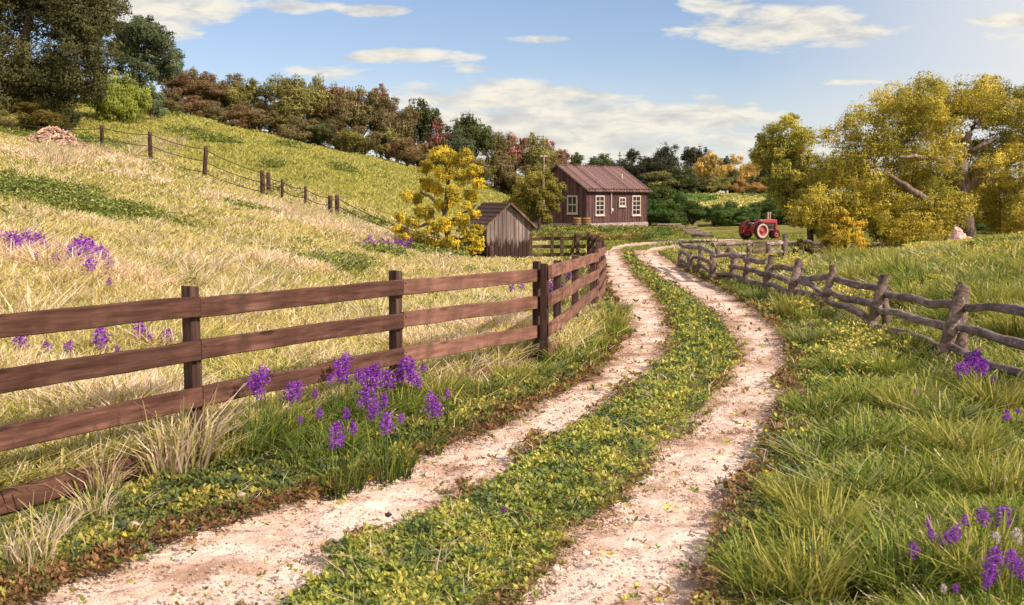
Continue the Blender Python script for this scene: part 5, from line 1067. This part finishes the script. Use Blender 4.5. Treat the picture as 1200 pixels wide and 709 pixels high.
# ------------------------------------------------------------------ light and sky
SUN = Vector((.80, -.52, .70)).normalized()
sun = bpy.data.lights.new('sun', 'SUN'); sun.energy = 5.5; sun.angle = R(1.2); sun.color = (1, .82, .66)
so = bpy.data.objects.new('sun', sun); COL.objects.link(so); so.rotation_euler = SUN.to_track_quat('Z', 'Y').to_euler(); so.location = (30, -20, 40)
wd = bpy.data.worlds.new('World'); sc.world = wd; wd.use_nodes = True; nt = wd.node_tree; bg = nt.nodes['Background']; bg.inputs['Strength'].default_value = 1.0
sky = nt.nodes.new('ShaderNodeTexSky'); sky.sky_type = 'NISHITA'; sky.sun_disc = False; sky.sun_elevation = math.asin(SUN.z); sky.sun_rotation = math.atan2(SUN.x, SUN.y); sky.air_density = 1.0; sky.dust_density = .3; sky.ozone_density = 1.5
sk = mixc(nt, 1., sky.outputs[0], (.135, .13, .128), 'MULTIPLY')
tc = nt.nodes.new('ShaderNodeTexCoord'); sp3 = nt.nodes.new('ShaderNodeSeparateXYZ'); nt.links.new(tc.outputs['Generated'], sp3.inputs[0])
def mth(op, a, b=None, c=None):
    n = nt.nodes.new('ShaderNodeMath'); n.operation = op
    for i, v in enumerate((a, b, c)):
        if v is None: continue
        if isinstance(v, (int, float)): n.inputs[i].default_value = v
        else: nt.links.new(v, n.inputs[i])
    return n.outputs[0]
yy = mth('MAXIMUM', sp3.outputs[1], .06); U = mth('DIVIDE', sp3.outputs[0], yy); V_ = mth('DIVIDE', sp3.outputs[2], yy)
cb = nt.nodes.new('ShaderNodeCombineXYZ'); nt.links.new(U, cb.inputs[0]); nt.links.new(V_, cb.inputs[1])
mp = nt.nodes.new('ShaderNodeMapping'); mp.inputs['Scale'].default_value = (7, 30, 1); nt.links.new(cb.outputs[0], mp.inputs['Vector'])
mp2 = nt.nodes.new('ShaderNodeMapping'); mp2.inputs['Scale'].default_value = (22, 75, 1); nt.links.new(cb.outputs[0], mp2.inputs['Vector'])
na = noise(nt, mp.outputs[0], 1, 8, .62, .5); nb = noise(nt, mp2.outputs[0], 1, 6, .6, .3)
BL = [(665, 148, 270, 46, 1.15), (590, 120, 150, 30, 1.0), (780, 168, 160, 26, .9), (900, 30, 120, 30, 1.0), (960, 42, 120, 20, .8), (850, 8, 70, 12, .8), (190, 6, 140, 30, 1.2), (165, 26, 90, 26, 1.0), (345, 8, 60, 10, .8), (430, 13, 50, 8, .8), (625, 47, 60, 6, .7), (475, 67, 90, 10, .9), (545, 80, 45, 6, .6), (390, 85, 50, 10, .5), (1005, 96, 45, 4, .6), (1185, 22, 50, 9, .7), (800, 34, 30, 4, .6), (560, 175, 160, 26, .6), (1000, 175, 60, 26, .8), (1300, 60, 160, 30, .6), (-150, 60, 220, 40, .7)]
acc = None
for px, py, a, b, s in BL:
    d = ray(px, py); u0, v0 = d[0]/d[1], d[2]/d[1]
    du = mth('DIVIDE', mth('SUBTRACT', U, float(u0)), a/F); dv = mth('DIVIDE', mth('SUBTRACT', V_, float(v0)), b/F)
    r2 = mth('ADD', mth('MULTIPLY', du, du), mth('MULTIPLY', dv, dv)); f = mth('MULTIPLY', mth('SUBTRACT', 1.0, r2), s); f = mth('MAXIMUM', f, -1.)
    acc = f if acc is None else mth('MAXIMUM', acc, f)
dens = mth('ADD', mth('MULTIPLY', acc, .52), mth('ADD', mth('MULTIPLY', mth('SUBTRACT', na, .5), 2.0), mth('MULTIPLY', mth('SUBTRACT', nb, .5), .7)))
msk = ramp(nt, [(.08, (0,)*3), (.30, (.75,)*3), (.5, (.97,)*3)], dens)
ccol = ramp(nt, [(.35, (.62, .62, .60)), (.6, (.96, .90, .77))], nb)
# pale haze low down and towards the bright right side of the sky
hz = mth('MULTIPLY', mth('SUBTRACT', .12, V_), 4.0)
hzr = mth('MAXIMUM', mth('MULTIPLY', mth('SUBTRACT', U, .20), 3.2), 0.)
hzc = nt.nodes.new('ShaderNodeClamp'); nt.links.new(mth('ADD', mth('MAXIMUM', hz, 0.), hzr), hzc.inputs[0]); hzc.inputs['Max'].default_value = .85
sk2 = mixc(nt, 1., sk, (.91, .91, 1.03), 'MULTIPLY')
sk3 = mixc(nt, hzc.outputs[0], sk2, (.86, .86, .86))
ft = mixc(nt, msk, sk3, ccol)
bk = nt.nodes.new('ShaderNodeClamp'); nt.links.new(mth('MULTIPLY', mth('SUBTRACT', .25, sp3.outputs[1]), 2.2), bk.inputs[0]); bk.inputs['Max'].default_value = .78
ft = mixc(nt, bk.outputs[0], ft, (.95, .83, .72))  # warm sky behind the camera, added to fill shadows on faces towards it
nt.links.new(ft, bg.inputs['Color'])
sc.view_settings.view_transform = 'Standard'; sc.view_settings.look = 'None'; sc.view_settings.exposure = 0
try: sc.cycles.use_denoising = True; sc.cycles.max_bounces = 6; sc.cycles.transparent_max_bounces = 4
except Exception: pass
